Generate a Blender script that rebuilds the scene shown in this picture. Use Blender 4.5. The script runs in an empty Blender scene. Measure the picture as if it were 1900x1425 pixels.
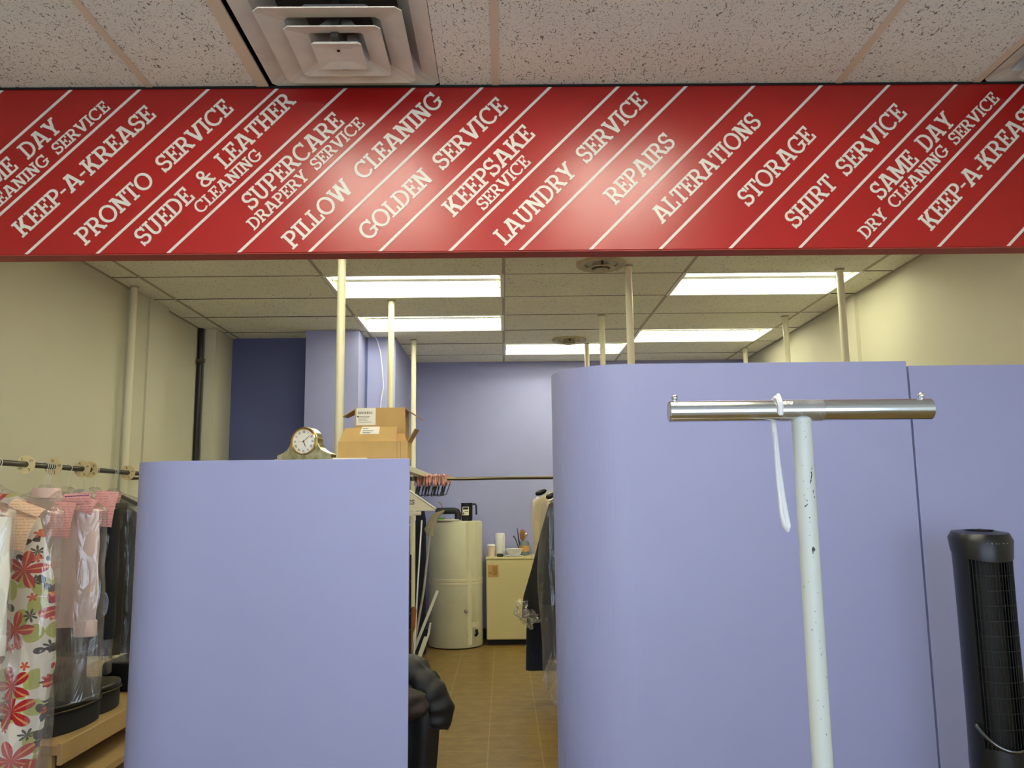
import bpy, math, random
from mathutils import Vector, Matrix, noise
random.seed(7)
SC = bpy.context.scene
COL = SC.collection
PI = math.pi

# ------------------------------------------------------------------ camera, sky, exposure
def make_camera():
    f, p, y, r = 1532.54, 0.142671, 0.011309, -0.011741
    fw = Vector((math.sin(y)*math.cos(p), math.cos(y)*math.cos(p), math.sin(p)))
    r0 = Vector((math.cos(y), -math.sin(y), 0)); u0 = r0.cross(fw)
    rt = math.cos(r)*r0 + math.sin(r)*u0
    up = -math.sin(r)*r0 + math.cos(r)*u0
    cam = bpy.data.cameras.new('camera'); o = bpy.data.objects.new('camera', cam); COL.objects.link(o)
    m = Matrix(((rt.x, up.x, -fw.x, 0), (rt.y, up.y, -fw.y, 0), (rt.z, up.z, -fw.z, 1.40), (0, 0, 0, 1)))
    o.matrix_world = m
    cam.sensor_width = 36; cam.lens = f/1900*36; cam.clip_start = .05
    SC.camera = o
make_camera()
W = bpy.data.worlds.new('overcast'); SC.world = W; W.use_nodes = True
bg = W.node_tree.nodes['Background']; bg.inputs[0].default_value = (.68, .82, 1.0, 1); bg.inputs[1].default_value = 4.8
SC.view_settings.view_transform = 'Standard'; SC.view_settings.look = 'None'
SC.view_settings.exposure = 0.0; SC.view_settings.gamma = 1.0; SC.view_settings.use_curve_mapping = False
TUBE_BACK, TUBE_FRONT = 25.5, 42.0
def portal():
    l = bpy.data.lights.new('shopfront_portal', 'AREA'); l.shape = 'RECTANGLE'; l.size = 5.2; l.size_y = 2.3
    l.cycles.is_portal = True
    o = bpy.data.objects.new('shopfront_portal', l); COL.objects.link(o)
    o.location = (0.02, -2.36, 1.45); o.rotation_euler = (PI/2, 0, 0)
portal()

# ------------------------------------------------------------------ constants (metres)
CEIL = 2.926; XL, XR = -2.63, 2.67; YB = 8.91; YF = -2.4
SIGN_Y = 2.86; SIGN_Z = 2.293

# ------------------------------------------------------------------ materials
def lin(c):
    return tuple((v/255/12.92 if v/255 <= .04045 else ((v/255+.055)/1.055)**2.4) for v in c)
def mat(name, rgb, rough=.5, metal=0., spec=.5, var=0., vscale=8., bump=0., bscale=60., emit=None, estr=0.):
    m = bpy.data.materials.new(name); m.use_nodes = True
    nt = m.node_tree; b = nt.nodes['Principled BSDF']
    c = lin(rgb); b.inputs['Base Color'].default_value = (*c, 1)
    b.inputs['Roughness'].default_value = rough; b.inputs['Metallic'].default_value = metal
    b.inputs['Specular IOR Level'].default_value = spec
    tc = nt.nodes.new('ShaderNodeTexCoord')
    if var or bump:
        n = nt.nodes.new('ShaderNodeTexNoise'); n.inputs['Scale'].default_value = vscale; n.inputs['Detail'].default_value = 4
        nt.links.new(tc.outputs['Object'], n.inputs['Vector'])
        if var:
            r = nt.nodes.new('ShaderNodeValToRGB')
            r.color_ramp.elements[0].position = .3; r.color_ramp.elements[1].position = .7
            r.color_ramp.elements[0].color = (*[v*(1-var) for v in c], 1)
            r.color_ramp.elements[1].color = (*[min(1, v*(1+var*.5)) for v in c], 1)
            nt.links.new(n.outputs['Fac'], r.inputs['Fac']); nt.links.new(r.outputs['Color'], b.inputs['Base Color'])
        if bump:
            n2 = nt.nodes.new('ShaderNodeTexNoise'); n2.inputs['Scale'].default_value = bscale; n2.inputs['Detail'].default_value = 3
            nt.links.new(tc.outputs['Object'], n2.inputs['Vector'])
            bp = nt.nodes.new('ShaderNodeBump'); bp.inputs['Strength'].default_value = bump; bp.inputs['Distance'].default_value = .01
            nt.links.new(n2.outputs['Fac'], bp.inputs['Height']); nt.links.new(bp.outputs['Normal'], b.inputs['Normal'])
    if emit:
        b.inputs['Emission Color'].default_value = (*emit, 1); b.inputs['Emission Strength'].default_value = estr
    return m
class N:
    """small node-writing helper"""
    def __init__(s, name):
        s.m = bpy.data.materials.new(name); s.m.use_nodes = True; s.t = s.m.node_tree; s.b = s.t.nodes['Principled BSDF']
        s.out = s.t.nodes['Material Output']
    def add(s, typ, **kw):
        n = s.t.nodes.new('ShaderNode'+typ)
        for k, v in kw.items():
            if k in n.inputs: n.inputs[k].default_value = v
            else: setattr(n, k, v)
        return n
    def l(s, a, b): s.t.links.new(a, b)
    def math(s, op, a, b=None, c=None):
        n = s.t.nodes.new('ShaderNodeMath'); n.operation = op
        for i, v in enumerate((a, b, c)):
            if v is None: continue
            if isinstance(v, (int, float)): n.inputs[i].default_value = v
            else: s.l(v, n.inputs[i])
        return n.outputs[0]
    def mix(s, fac, a, b):
        n = s.t.nodes.new('ShaderNodeMix'); n.data_type = 'RGBA'
        for i, v in ((0, fac), (6, a), (7, b)):
            if isinstance(v, (int, float)): n.inputs[i].default_value = v
            elif isinstance(v, tuple): n.inputs[i].default_value = (*v, 1)
            else: s.l(v, n.inputs[i])
        return n.outputs[2]
def ceiling_mat(name, rgb, mark, fiss, thr):
    k = N(name); tc = k.add('TexCoord')
    mp = k.add('Mapping'); mp.inputs['Scale'].default_value = (1, .55, 1); k.l(tc.outputs['Object'], mp.inputs['Vector'])
    n = k.add('TexNoise', Scale=fiss, Detail=1.5, Distortion=2.2); k.l(mp.outputs['Vector'], n.inputs['Vector'])
    n2 = k.add('TexNoise', Scale=fiss*2.6, Detail=1.0, Distortion=.6); k.l(tc.outputs['Object'], n2.inputs['Vector'])
    big = k.add('TexNoise', Scale=1.7, Detail=2.0); k.l(tc.outputs['Object'], big.inputs['Vector'])
    a = k.math('LESS_THAN', n.outputs['Fac'], thr); b2 = k.math('LESS_THAN', n2.outputs['Fac'], thr-.01)
    f = k.math('MAXIMUM', a, k.math('MULTIPLY', b2, .7))
    c0 = lin(rgb)
    base = k.mix(big.outputs['Fac'], tuple(v*.90 for v in c0), tuple(min(1, v*1.06) for v in c0))
    c = k.mix(k.math('MULTIPLY', f, mark), base, (.07, .05, .035))
    k.l(c, k.b.inputs['Base Color']); k.b.inputs['Roughness'].default_value = .92
    bp = k.add('Bump', Strength=.5, Distance=.004); k.l(k.math('SUBTRACT', 1.0, f), bp.inputs['Height'])
    k.l(bp.outputs['Normal'], k.b.inputs['Normal'])
    return k.m
def floor_mat():
    k = N('vinyl_floor'); tc = k.add('TexCoord'); sp = k.add('SeparateXYZ'); k.l(tc.outputs['Object'], sp.inputs[0])
    def edge(o, off):
        u = k.math('FRACT', k.math('DIVIDE', k.math('ADD', o, off), .305))
        return k.math('LESS_THAN', k.math('ABSOLUTE', k.math('SUBTRACT', u, .5)), .012)
    g = k.math('MAXIMUM', edge(sp.outputs[0], 10*.305+.105+.1525), edge(sp.outputs[1], 10*.305+.1525-.08))
    n = k.add('TexNoise', Scale=8.0, Detail=8.0, Roughness=.72); mp = k.add('Mapping'); mp.inputs['Scale'].default_value = (1, 1.5, 1)
    k.l(tc.outputs['Object'], mp.inputs['Vector']); k.l(mp.outputs['Vector'], n.inputs['Vector'])
    r = k.add('ValToRGB'); k.l(n.outputs['Fac'], r.inputs['Fac'])
    r.color_ramp.elements[0].position = .28; r.color_ramp.elements[1].position = .72
    r.color_ramp.elements[0].color = (*lin((92, 70, 30)), 1); r.color_ramp.elements[1].color = (*lin((142, 116, 58)), 1)
    n3 = k.add('TexNoise', Scale=23.0, Detail=3.0); k.l(tc.outputs['Object'], n3.inputs['Vector'])
    spt = k.math('MULTIPLY', k.math('LESS_THAN', n3.outputs['Fac'], .30), .5)
    c = k.mix(spt, r.outputs['Color'], lin((80, 62, 40)))
    c = k.mix(k.math('MULTIPLY', g, .45), c, lin((172, 152, 104)))
    k.l(c, k.b.inputs['Base Color']); k.b.inputs['Roughness'].default_value = .38
    return k.m
def plastic_mat(name, tint=(1, 1, 1), gloss=.16):
    k = N(name); k.t.nodes.remove(k.b)
    tc = k.add('TexCoord'); n = k.add('TexNoise', Scale=14.0, Detail=3.0, Distortion=1.5)
    mp = k.add('Mapping'); mp.inputs['Scale'].default_value = (1, 1, .35); k.l(tc.outputs['Object'], mp.inputs['Vector']); k.l(mp.outputs['Vector'], n.inputs['Vector'])
    bp = k.add('Bump', Strength=.7, Distance=.013); k.l(n.outputs['Fac'], bp.inputs['Height'])
    tr = k.add('BsdfTransparent'); tr.inputs[0].default_value = (*tint, 1)
    gl = k.add('BsdfGlossy', Roughness=.16); k.l(bp.outputs['Normal'], gl.inputs['Normal'])
    df = k.add('BsdfDiffuse'); df.inputs[0].default_value = (.75, .75, .72, 1); k.l(bp.outputs['Normal'], df.inputs['Normal'])
    m0 = k.add('MixShader', Fac=.30); k.l(gl.outputs[0], m0.inputs[1]); k.l(df.outputs[0], m0.inputs[2])
    lw = k.add('LayerWeight', Blend=.35)
    f = k.math('MINIMUM', k.math('ADD', k.math('MULTIPLY', lw.outputs['Facing'], .28), gloss), .5)
    mx = k.add('MixShader'); k.l(f, mx.inputs[0]); k.l(tr.outputs[0], mx.inputs[1]); k.l(m0.outputs[0], mx.inputs[2])
    k.l(mx.outputs[0], k.out.inputs['Surface']); return k.m
def floral_mat():
    k = N('floral_cotton'); tc = k.add('TexCoord'); sp = k.add('SeparateXYZ'); k.l(tc.outputs['Object'], sp.inputs[0])
    def vec(sc, ox, oz, stretch=1.):
        c = k.add('CombineXYZ'); k.l(k.math('MULTIPLY', k.math('ADD', sp.outputs[0], ox), sc), c.inputs[0])
        k.l(k.math('MULTIPLY', k.math('ADD', sp.outputs[2], oz), sc*stretch), c.inputs[1]); return c.outputs[0]
    def flower(sc, ox, oz, petals, R, sel, stretch=1., rnd=.75, pw=.7):
        v = vec(sc, ox, oz, stretch)
        vo = k.add('TexVoronoi', voronoi_dimensions='2D', Scale=1.0); vo.inputs['Randomness'].default_value = rnd
        k.l(v, vo.inputs['Vector'])
        d = k.add('VectorMath', operation='SUBTRACT'); k.l(v, d.inputs[0]); k.l(vo.outputs['Position'], d.inputs[1])
        s2 = k.add('SeparateXYZ'); k.l(d.outputs[0], s2.inputs[0])
        col = k.add('SeparateColor'); k.l(vo.outputs['Color'], col.inputs[0])
        ang = k.math('ADD', k.math('ARCTAN2', s2.outputs[1], s2.outputs[0]), k.math('MULTIPLY', col.outputs[1], 6.28))
        co = k.math('ABSOLUTE', k.math('COSINE', k.math('MULTIPLY', ang, petals/2)))
        rad = k.math('MULTIPLY', k.math('POWER', co, pw), R)
        inside = k.math('LESS_THAN', vo.outputs['Distance'], rad)
        vein = k.math('GREATER_THAN', co, .988)
        return k.math('MULTIPLY', inside, k.math('GREATER_THAN', col.outputs[0], sel)), vein
    gf, gv = flower(8.5, .3, .2, 2, .62, .25, .8, pw=1.8)
    lf, lv = flower(13, .1, .5, 2, .50, .55, pw=3.)
    bf, bv = flower(15, .7, .1, 7, .40, .70, pw=1.1)
    rf, rv = flower(7.2, .03, 1.31, 5, .56, .30)
    of, ov = flower(16, .4, .9, 5, .30, .80)
    c = k.mix(gf, lin((226, 218, 204)), lin((176, 178, 96)))
    c = k.mix(lf, c, lin((52, 34, 32))); c = k.mix(bf, c, lin((60, 56, 36)))
    c = k.mix(of, c, lin((206, 90, 50)))
    red = k.mix(rv, lin((176, 24, 34)), lin((222, 150, 90)))
    c = k.mix(rf, c, red)
    k.l(c, k.b.inputs['Base Color']); k.b.inputs['Roughness'].default_value = .8
    return k.m
def ticket_mat(name, rgb, ink):
    k = N(name); tc = k.add('TexCoord'); sp = k.add('SeparateXYZ'); k.l(tc.outputs['Object'], sp.inputs[0])
    ln = k.math('LESS_THAN', k.math('FRACT', k.math('MULTIPLY', sp.outputs[2], 85.)), .28)
    n = k.add('TexNoise', Scale=120.0, Detail=1.0); k.l(tc.outputs['Object'], n.inputs['Vector'])
    f = k.math('MULTIPLY', k.math('MULTIPLY', ln, k.math('GREATER_THAN', n.outputs['Fac'], .46)), .5)
    k.l(k.mix(f, lin(rgb), lin(ink)), k.b.inputs['Base Color']); k.b.inputs['Roughness'].default_value = .75
    return k.m
def scratched_mat():
    k = N('scratched_white_paint'); tc = k.add('TexCoord')
    mp = k.add('Mapping'); mp.inputs['Scale'].default_value = (1, 1, .45); k.l(tc.outputs['Object'], mp.inputs['Vector'])
    n = k.add('TexNoise', Scale=52.0, Detail=2.5, Distortion=1.0); k.l(mp.outputs['Vector'], n.inputs['Vector'])
    a = k.math('LESS_THAN', n.outputs['Fac'], .265)
    k.l(k.mix(a, lin((214, 220, 214)), lin((52, 52, 48))), k.b.inputs['Base Color']); k.b.inputs['Roughness'].default_value = .42
    return k.m
def marble_mat():
    k = N('tarnished_silver'); tc = k.add('TexCoord'); n = k.add('TexNoise', Scale=22.0, Detail=5.0, Distortion=1.0)
    k.l(tc.outputs['Object'], n.inputs['Vector'])
    r = k.add('ValToRGB'); k.l(n.outputs['Fac'], r.inputs['Fac'])
    r.color_ramp.elements[0].position = .35; r.color_ramp.elements[1].position = .68
    r.color_ramp.elements[0].color = (*lin((150, 146, 110)), 1); r.color_ramp.elements[1].color = (*lin((212, 208, 180)), 1)
    k.l(r.outputs['Color'], k.b.inputs['Base Color']); k.b.inputs['Metallic'].default_value = .9; k.b.inputs['Roughness'].default_value = .22
    return k.m

LAV = mat('lavender_laminate', (156, 161, 206), .42, var=.03, vscale=1.5, bump=.02, bscale=240)
LAVW = mat('lavender_wall_paint', (160, 164, 210), .75, var=.04, vscale=2)
DKB = mat('slate_blue_wall_paint', (98, 106, 152), .8, var=.05, vscale=2)
CREAM = mat('cream_wall_paint', (214, 210, 186), .8, var=.04, vscale=1.2)
RED = mat('red_sign_gloss', (155, 20, 16), .30, spec=.65, var=.03, vscale=1)
REDU = mat('dull_red_underside', (150, 52, 40), .6)
WHT = mat('white_vinyl_lettering', (218, 213, 200), .4)
TILF = ceiling_mat('front_ceiling_tile', (230, 229, 222), .78, 66., .355)
TILB = ceiling_mat('back_ceiling_tile', (248, 246, 226), .6, 56., .34)
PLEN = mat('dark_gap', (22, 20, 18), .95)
TBARF = mat('tan_ceiling_bar', (216, 200, 178), .55)
TBARB = mat('back_ceiling_bar', (176, 168, 142), .6)
FLOOR = floor_mat()
POLE = mat('cream_pole_paint', (232, 226, 194), .4)
FIXW = mat('white_fixture_enamel', (240, 240, 226), .45)
TUBEB = mat('lit_fluorescent_tube', (255, 255, 245), .4, emit=(1.0, .975, .74), estr=TUBE_BACK)
TUBEF = mat('lit_front_tube', (255, 255, 250), .4, emit=(1.0, .94, .82), estr=TUBE_FRONT)
VENT = mat('vent_enamel', (218, 212, 202), .5, var=.10, vscale=9)
VENTB = mat('round_vent_enamel', (196, 184, 148), .5, var=.15, vscale=20)
DUCT = mat('vent_duct_dark', (70, 66, 58), .7, var=.2, vscale=6)
BLK = mat('black_plastic', (14, 15, 18), .34)
BLKM = mat('black_matte_plastic', (16, 16, 18), .6)
CHROME = mat('chrome', (222, 226, 232), .14, 1.0)
STEEL = mat('dull_steel_rod', (112, 104, 88), .3, 1.0)
DKROD = mat('dark_rail_paint', (70, 66, 56), .4, .6)
SCR = scratched_mat()
WPL = mat('white_hook_plastic', (238, 238, 240), .35)
CARD = mat('corrugated_cardboard', (184, 150, 90), .8, var=.08, vscale=14)
CARDD = mat('cardboard_inside', (160, 122, 70), .85, var=.1, vscale=14)
PAPER = mat('white_paper', (238, 232, 208), .8)
INK = mat('printed_ink', (84, 74, 56), .8)
INKB = mat('black_ink', (22, 20, 18), .6)
BRASS = mat('gold_bezel', (214, 178, 96), .2, 1.0)
SILV = marble_mat()
DIAL = mat('cream_dial', (240, 234, 214), .5)
HEAT = mat('heater_enamel', (206, 204, 178), .5, var=.06, vscale=4)
HEATT = mat('heater_tape', (216, 210, 180), .4)
FRI = mat('almond_fridge_enamel', (206, 194, 144), .4, var=.03, vscale=2)
BADGE = mat('tan_badge', (190, 146, 84), .5)
SHELFW = mat('tan_shelf_laminate', (176, 146, 98), .5, var=.08, vscale=6)
BLKCL = mat('black_wool', (19, 19, 21), .8, bump=.06, bscale=260)
CHARC = mat('charcoal_cloth', (34, 33, 31), .9, bump=.06, bscale=160)
OLIVE = mat('dark_olive_cloth', (44, 40, 30), .9)
NAVY = mat('navy_denim', (24, 30, 48), .9, var=.25, vscale=30)
BRN = mat('dark_brown_nylon', (48, 36, 30), .6)
WSH = mat('white_shirting', (232, 228, 214), .85)
PINKSH = mat('pale_pink_shirting', (226, 200, 190), .85)
CREAMCL = mat('cream_cloth', (224, 206, 168), .85)
FLOR = floral_mat()
BAG = plastic_mat('clear_garment_film')
BAGD = plastic_mat('clear_film_low_gloss', gloss=.10)
TAPE = plastic_mat('clear_tape', gloss=.22)
WIRE = mat('white_hanger_wire', (222, 218, 206), .35)
BWIRE = mat('black_wire', (14, 14, 14), .4)
TKP = ticket_mat('pink_ticket', (232, 172, 168), (150, 60, 70))
TKO = ticket_mat('peach_ticket', (228, 194, 164), (170, 110, 70))
PURP = mat('purple_stamp_ink', (70, 50, 120), .7)
DISC = mat('cream_size_disc', (226, 206, 150), .5)
PINK = mat('pink_card', (206, 152, 142), .75, var=.2, vscale=50)
WOODB = mat('brown_wood', (150, 98, 46), .6, var=.2, vscale=20)
GRN = mat('green_plastic', (78, 150, 40), .5)
GLASSW = plastic_mat('clear_glass', gloss=.06)
MAROON = mat('maroon_cloth', (84, 26, 20), .8, var=.3, vscale=18)
GREYP = mat('grey_pole', (150, 146, 134), .45)
BEIGE = mat('beige_rag', (168, 158, 130), .9)

# ------------------------------------------------------------------ mesh helper
class MB:
    def __init__(s): s.v = []; s.f = []
    def add(s, vs, fs):
        o = len(s.v); s.v += [tuple(v) for v in vs]; s.f += [tuple(i+o for i in f) for f in fs]; return s
    def box(s, x0, x1, y0, y1, z0, z1, M=None):
        vs = [Vector((x, y, z)) for z in (z0, z1) for y in (y0, y1) for x in (x0, x1)]
        if M: vs = [M @ v for v in vs]
        return s.add(vs, [(0, 2, 3, 1), (4, 5, 7, 6), (0, 1, 5, 4), (2, 6, 7, 3), (0, 4, 6, 2), (1, 3, 7, 5)])
    def prism(s, poly, d0, d1, fn):
        """poly of (u,v) extruded from depth d0 to d1; fn(u,v,d) -> point"""
        n = len(poly)
        vs = [fn(u, v, d0) for u, v in poly]+[fn(u, v, d1) for u, v in poly]
        return s.add(vs, [tuple(range(n)), tuple(range(2*n-1, n-1, -1))]+[(i, i+n, (i+1) % n+n, (i+1) % n) for i in range(n)])
    def rings(s, rings, close=True, cap0=True, cap1=True):
        n = len(rings[0]); vs = [p for r in rings for p in r]; fs = []
        for j in range(len(rings)-1):
            for i in range(n if close else n-1):
                a = j*n+i; b = j*n+(i+1) % n; fs.append((a, b, b+n, a+n))
        if close and cap0: fs.append(tuple(range(n-1, -1, -1)))
        if close and cap1: fs.append(tuple(range((len(rings)-1)*n, len(rings)*n)))
        return s.add(vs, fs)
    def tube(s, pts, r, n=10, closed=False, flat=1.0, caps=True):
        pts = [Vector(p) for p in pts]; R = []; m = len(pts); up = None
        for i, p in enumerate(pts):
            if closed: t = pts[(i+1) % m]-pts[i-1]
            else: t = pts[min(i+1, m-1)]-pts[max(i-1, 0)]
            t.normalize()
            if up is None:
                up = Vector((0, 0, 1)) if abs(t.z) < .9 else Vector((1, 0, 0))
            a = up-t*up.dot(t); a.normalize(); up = a; b = t.cross(a)
            rr = r[i] if isinstance(r, (list, tuple)) else r
            R.append([p+a*(rr*math.cos(2*PI*k/n))+b*(rr*flat*math.sin(2*PI*k/n)) for k in range(n)])
        if closed:
            return s.rings(R+[R[0]], cap0=False, cap1=False)
        return s.rings(R, cap0=caps, cap1=caps)
    def lathe(s, prof, n=32, c=(0, 0, 0), a0=0, a1=2*PI, ax='z'):
        R = []
        for r, z in prof:
            ring = []
            for k in range(n):
                a = 2*PI*k/n
                if ax == 'z': ring.append(Vector((c[0]+r*math.cos(a), c[1]+r*math.sin(a), c[2]+z)))
                elif ax == 'y': ring.append(Vector((c[0]+r*math.cos(a), c[1]+z, c[2]+r*math.sin(a))))
                else: ring.append(Vector((c[0]+z, c[1]+r*math.cos(a), c[2]+r*math.sin(a))))
            R.append(ring)
        return s.rings(R)
    def ball(s, c, r, n=14):
        prof = [(max(1e-4, r*math.sin(PI*i/8)), -r*math.cos(PI*i/8)) for i in range(9)]
        return s.lathe(prof, n, c)
    def build(s, name, m, parent=None, world=False, smooth=True, sharp=38):
        off = parent.location if (world and parent is not None) else Vector((0, 0, 0))
        if world and parent is not None and parent.parent is not None: off = parent.parent.location + (parent.location if parent.type == 'EMPTY' else Vector((0, 0, 0)))
        me = bpy.data.meshes.new(name)
        me.from_pydata([tuple(Vector(v)-off) for v in s.v], [], s.f)
        import bmesh
        bm = bmesh.new(); bm.from_mesh(me); bmesh.ops.recalc_face_normals(bm, faces=bm.faces); bm.to_mesh(me); bm.free()
        if smooth:
            me.shade_smooth(); me.set_sharp_from_angle(angle=math.radians(sharp))
        me.materials.append(m)
        o = bpy.data.objects.new(name, me); COL.objects.link(o)
        if parent is not None: o.parent = parent
        return o
def bevel(o, w=.003, seg=2):
    b = o.modifiers.new('edge', 'BEVEL'); b.width = w; b.segments = seg; b.limit_method = 'ANGLE'; b.angle_limit = .6
    return o
def tag(o, label=None, cat=None, group=None, kind=None):
    if label: o['label'] = label
    if cat: o['category'] = cat
    if group: o['group'] = group
    if kind: o['kind'] = kind
    return o
def thing(name, label, cat, loc=(0, 0, 0), group=None):
    o = bpy.data.objects.new(name, None); COL.objects.link(o); o.location = loc; o.empty_display_size = .05
    return tag(o, label, cat, group)
def struct(name, mb, m, parent=None, **kw):
    o = mb.build(name, m, parent, **kw)
    if parent is None: o['kind'] = 'structure'
    return o
def copy_tree(o, parent=None):
    c = o.copy(); COL.objects.link(c)
    if parent is not None: c.parent = parent
    for ch in list(o.children): copy_tree(ch, c)
    return c
def XZ(y):  # (u,v,d) -> point on a vertical plane, depth towards the viewer side
    return lambda u, v, d: Vector((u, y+d, v))
def arc(cx, cy, rx, ry, a0, a1, n=10):
    return [(cx+rx*math.cos(math.radians(a0+(a1-a0)*i/n)), cy+ry*math.sin(math.radians(a0+(a1-a0)*i/n))) for i in range(n+1)]

# ------------------------------------------------------------------ room shell
struct('floor', MB().box(XL-.15, XR+.15, YF-.1, YB+.15, -.1, 0), FLOOR, smooth=False)
struct('wall_left', MB().box(XL-.12, XL, YF, YB+.12, 0, CEIL+.2), CREAM, smooth=False)
struct('wall_right', MB().box(XR, XR+.12, YF, YB+.12, 0, CEIL+.2), CREAM, smooth=False)
struct('wall_back', MB().box(XL, XR, YB, YB+.12, 0, CEIL+.2), LAVW, smooth=False)
# left rear bay: dark wall, lavender pier, side return
struct('wall_back_left', MB().box(XL, -1.24, 7.50, 7.62, 0, CEIL+.05), DKB, smooth=False)
struct('wall_return', MB().box(-1.24, -.985, 7.50, YB, 0, CEIL+.05), LAVW, smooth=False)
struct('trim_1', MB().box(-1.725, -1.262, 7.15, 7.50, 0, CEIL-.004), LAVW, smooth=False)       # lavender pier
struct('trim_2', MB().box(-2.578, -2.482, 7.06, 7.50, 0, CEIL-.004).box(XL, -2.578, 7.10, 7.50, 0, CEIL-.004), CREAM, smooth=False)  # cream chase
struct('trim_3', MB().box(XL, XL+.035, 5.70, 6.28, 0, CEIL-.004).box(XL+.035, XL+.05, 5.95, 6.28, 0, CEIL-.004), CREAM, smooth=False)
struct('trim_4', MB().box(XR-.03, XR, 6.02, 6.16, 0, CEIL-.004), CREAM, smooth=False)
struct('trim_5', MB().box(XR-.02, XR, 3.2, 4.09, 0, CEIL-.004), CREAM, smooth=False)
struct('baseboard_back', MB().box(-.985, XR, YB-.015, YB, 0, .1), BLKM, smooth=False)
# shopfront behind the viewer: sill, header, piers, mullions, glass
struct('wall_front', MB().box(XL, XR, YF-.12, YF, 0, .30).box(XL, XR, YF-.12, YF, 2.60, CEIL+.2)
       .box(XL, XL+.05, YF-.12, YF, .3, 2.6).box(XR-.05, XR, YF-.12, YF, .3, 2.6), CREAM, smooth=False)
wf = MB()
for x in (XL+.05, -1.0, .65, XR-.11): wf.box(x, x+.06, YF-.09, YF-.03, .30, 2.60)
wf.box(XL+.05, XR-.05, YF-.09, YF-.03, .30, .36).box(XL+.05, XR-.05, YF-.09, YF-.03, 2.54, 2.60)
win = struct('window_1', wf, STEEL, smooth=False)
MB().box(XL+.06, XR-.06, YF-.064, YF-.058, .33, 2.57).build('pane', GLASSW, win, smooth=False)

# ceiling: tiles laid in a grid with open cells for the light fixtures and vents
LX = .0130; LY = 5.405; PX, PY = 1.2192, .6096
LIGHTS = [(-1, 0, 'front left'), (-1, 2, 'x'), (0, 4, 'x'), (1, 0, 'x'), (1, 3, 'x')]   # column, row (cell lower corner), back grid
FX = -.016; FP = 1.27; FRONT_Y = SIGN_Y+.04
FLX = ((-.90, -.29), (.28, .89))      # the two long fixtures above the counter
tb = MB(); bars = MB()
LIGHTS += [(-1, -3, 'near'), (0, -4, 'near')]      # two more lamps between the sign and the first ones seen
cells = {(c, r) for c, r, _ in LIGHTS}
xs = [XL]+[LX+PX*k for k in range(-2, 3)]+[XR]
ys = [SIGN_Y+.08]+[LY+PY*k for k in range(-4, 6)]+[YB]
for i in range(len(xs)-1):
    for j in range(len(ys)-1):
        c = i-3; r = j-5
        if (c, r) in cells: continue
        if ys[j+1]-ys[j] < .02: continue
        e = .005
        sag = random.uniform(-.0015, .0015)
        tb.box(xs[i]+e, xs[i+1]-e, ys[j]+e, ys[j+1]-e, CEIL+sag, CEIL+.016+sag)
ceil = struct('ceiling', tb, TILB, smooth=False)
for x in xs[1:-1]: bars.box(x-.011, x+.011, ys[0], YB, CEIL-.003, CEIL+.004)
bars.box(XL, XL+.02, ys[0], YB, CEIL-.003, CEIL+.003).box(XR-.02, XR, ys[0], YB, CEIL-.003, CEIL+.003)
bars.build('grid_bar', TBARB, ceil, smooth=False)
rv = MB()
for y in ys[1:-1]: rv.box(XL, XR, y-.0038, y+.0038, CEIL-.0022, CEIL+.003)
rv.build('gap_shade_strip', PLEN, ceil, smooth=False)  # near-black strips standing in for the shade in the gaps between tile rows
MB().box(XL-.12, XR+.12, YF-.12, YB+.12, CEIL+.16, CEIL+.22).build('slab', PLEN, ceil, smooth=False)
# front ceiling
ft = MB(); fb = MB()
fxs = [XL]+[FX+FP*k for k in range(-2, 3)]+[XR]
fys = [YF]+[2.25-.615*k for k in range(7, -1, -1)]+[SIGN_Y+.02]
VY0, VY1 = 2.25, 2.862
V1 = (-.837, -.224); V2 = (1.785, 2.398)
fl_rows = 1.02
for i in range(len(fxs)-1):
    for j in range(len(fys)-1):
        a, b, y0, y1 = fxs[i]+.002, fxs[i+1]-.002, fys[j]+.003, fys[j+1]-.003
        if .9 < y0 < 2.2 and y0 < 2.0 and i in (2, 3) and y1 < 2.3:
            lx0, lx1 = FLX[i-2]; ft.box(a, lx0-.004, y0, y1, CEIL, CEIL+.016); ft.box(lx1+.004, b, y0, y1, CEIL, CEIL+.016); continue
        if j == len(fys)-2:
            if i == 2:
                ft.box(a, V1[0]-.055, y0, y1, CEIL, CEIL+.016); ft.box(V1[1]+.004, b, y0, y1, CEIL, CEIL+.016); continue
            if i == 4:
                ft.box(a, V2[0]-.03, y0, y1, CEIL, CEIL+.016); continue
            if i == 5: continue
        ft.box(a, b, y0, y1, CEIL, CEIL+.016)
fc = struct('ceiling_front', ft, TILF, smooth=False)
for x in fxs[1:-1]: fb.box(x-.0125, x+.0125, YF, SIGN_Y+.01, CEIL-.004, CEIL+.004)
for y in fys[1:-1]:
    for a, b in (((XL, FLX[0][0]), (FLX[0][1], FLX[1][0]), (FLX[1][1], XR)) if abs(y-1.635) < .02 else ((XL, XR),)):
        fb.box(a, b, y-.0125, y+.0125, CEIL-.003, CEIL+.004)
fb.box(V1[0]-.055, V1[0]-.012, VY0, VY1, CEIL-.004, CEIL+.004)
fb.box(V2[0]-.03, V2[0]-.004, VY0, VY1, CEIL-.004, CEIL+.004)
fb.build('grid_bar', TBARF, fc, smooth=False)

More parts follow.
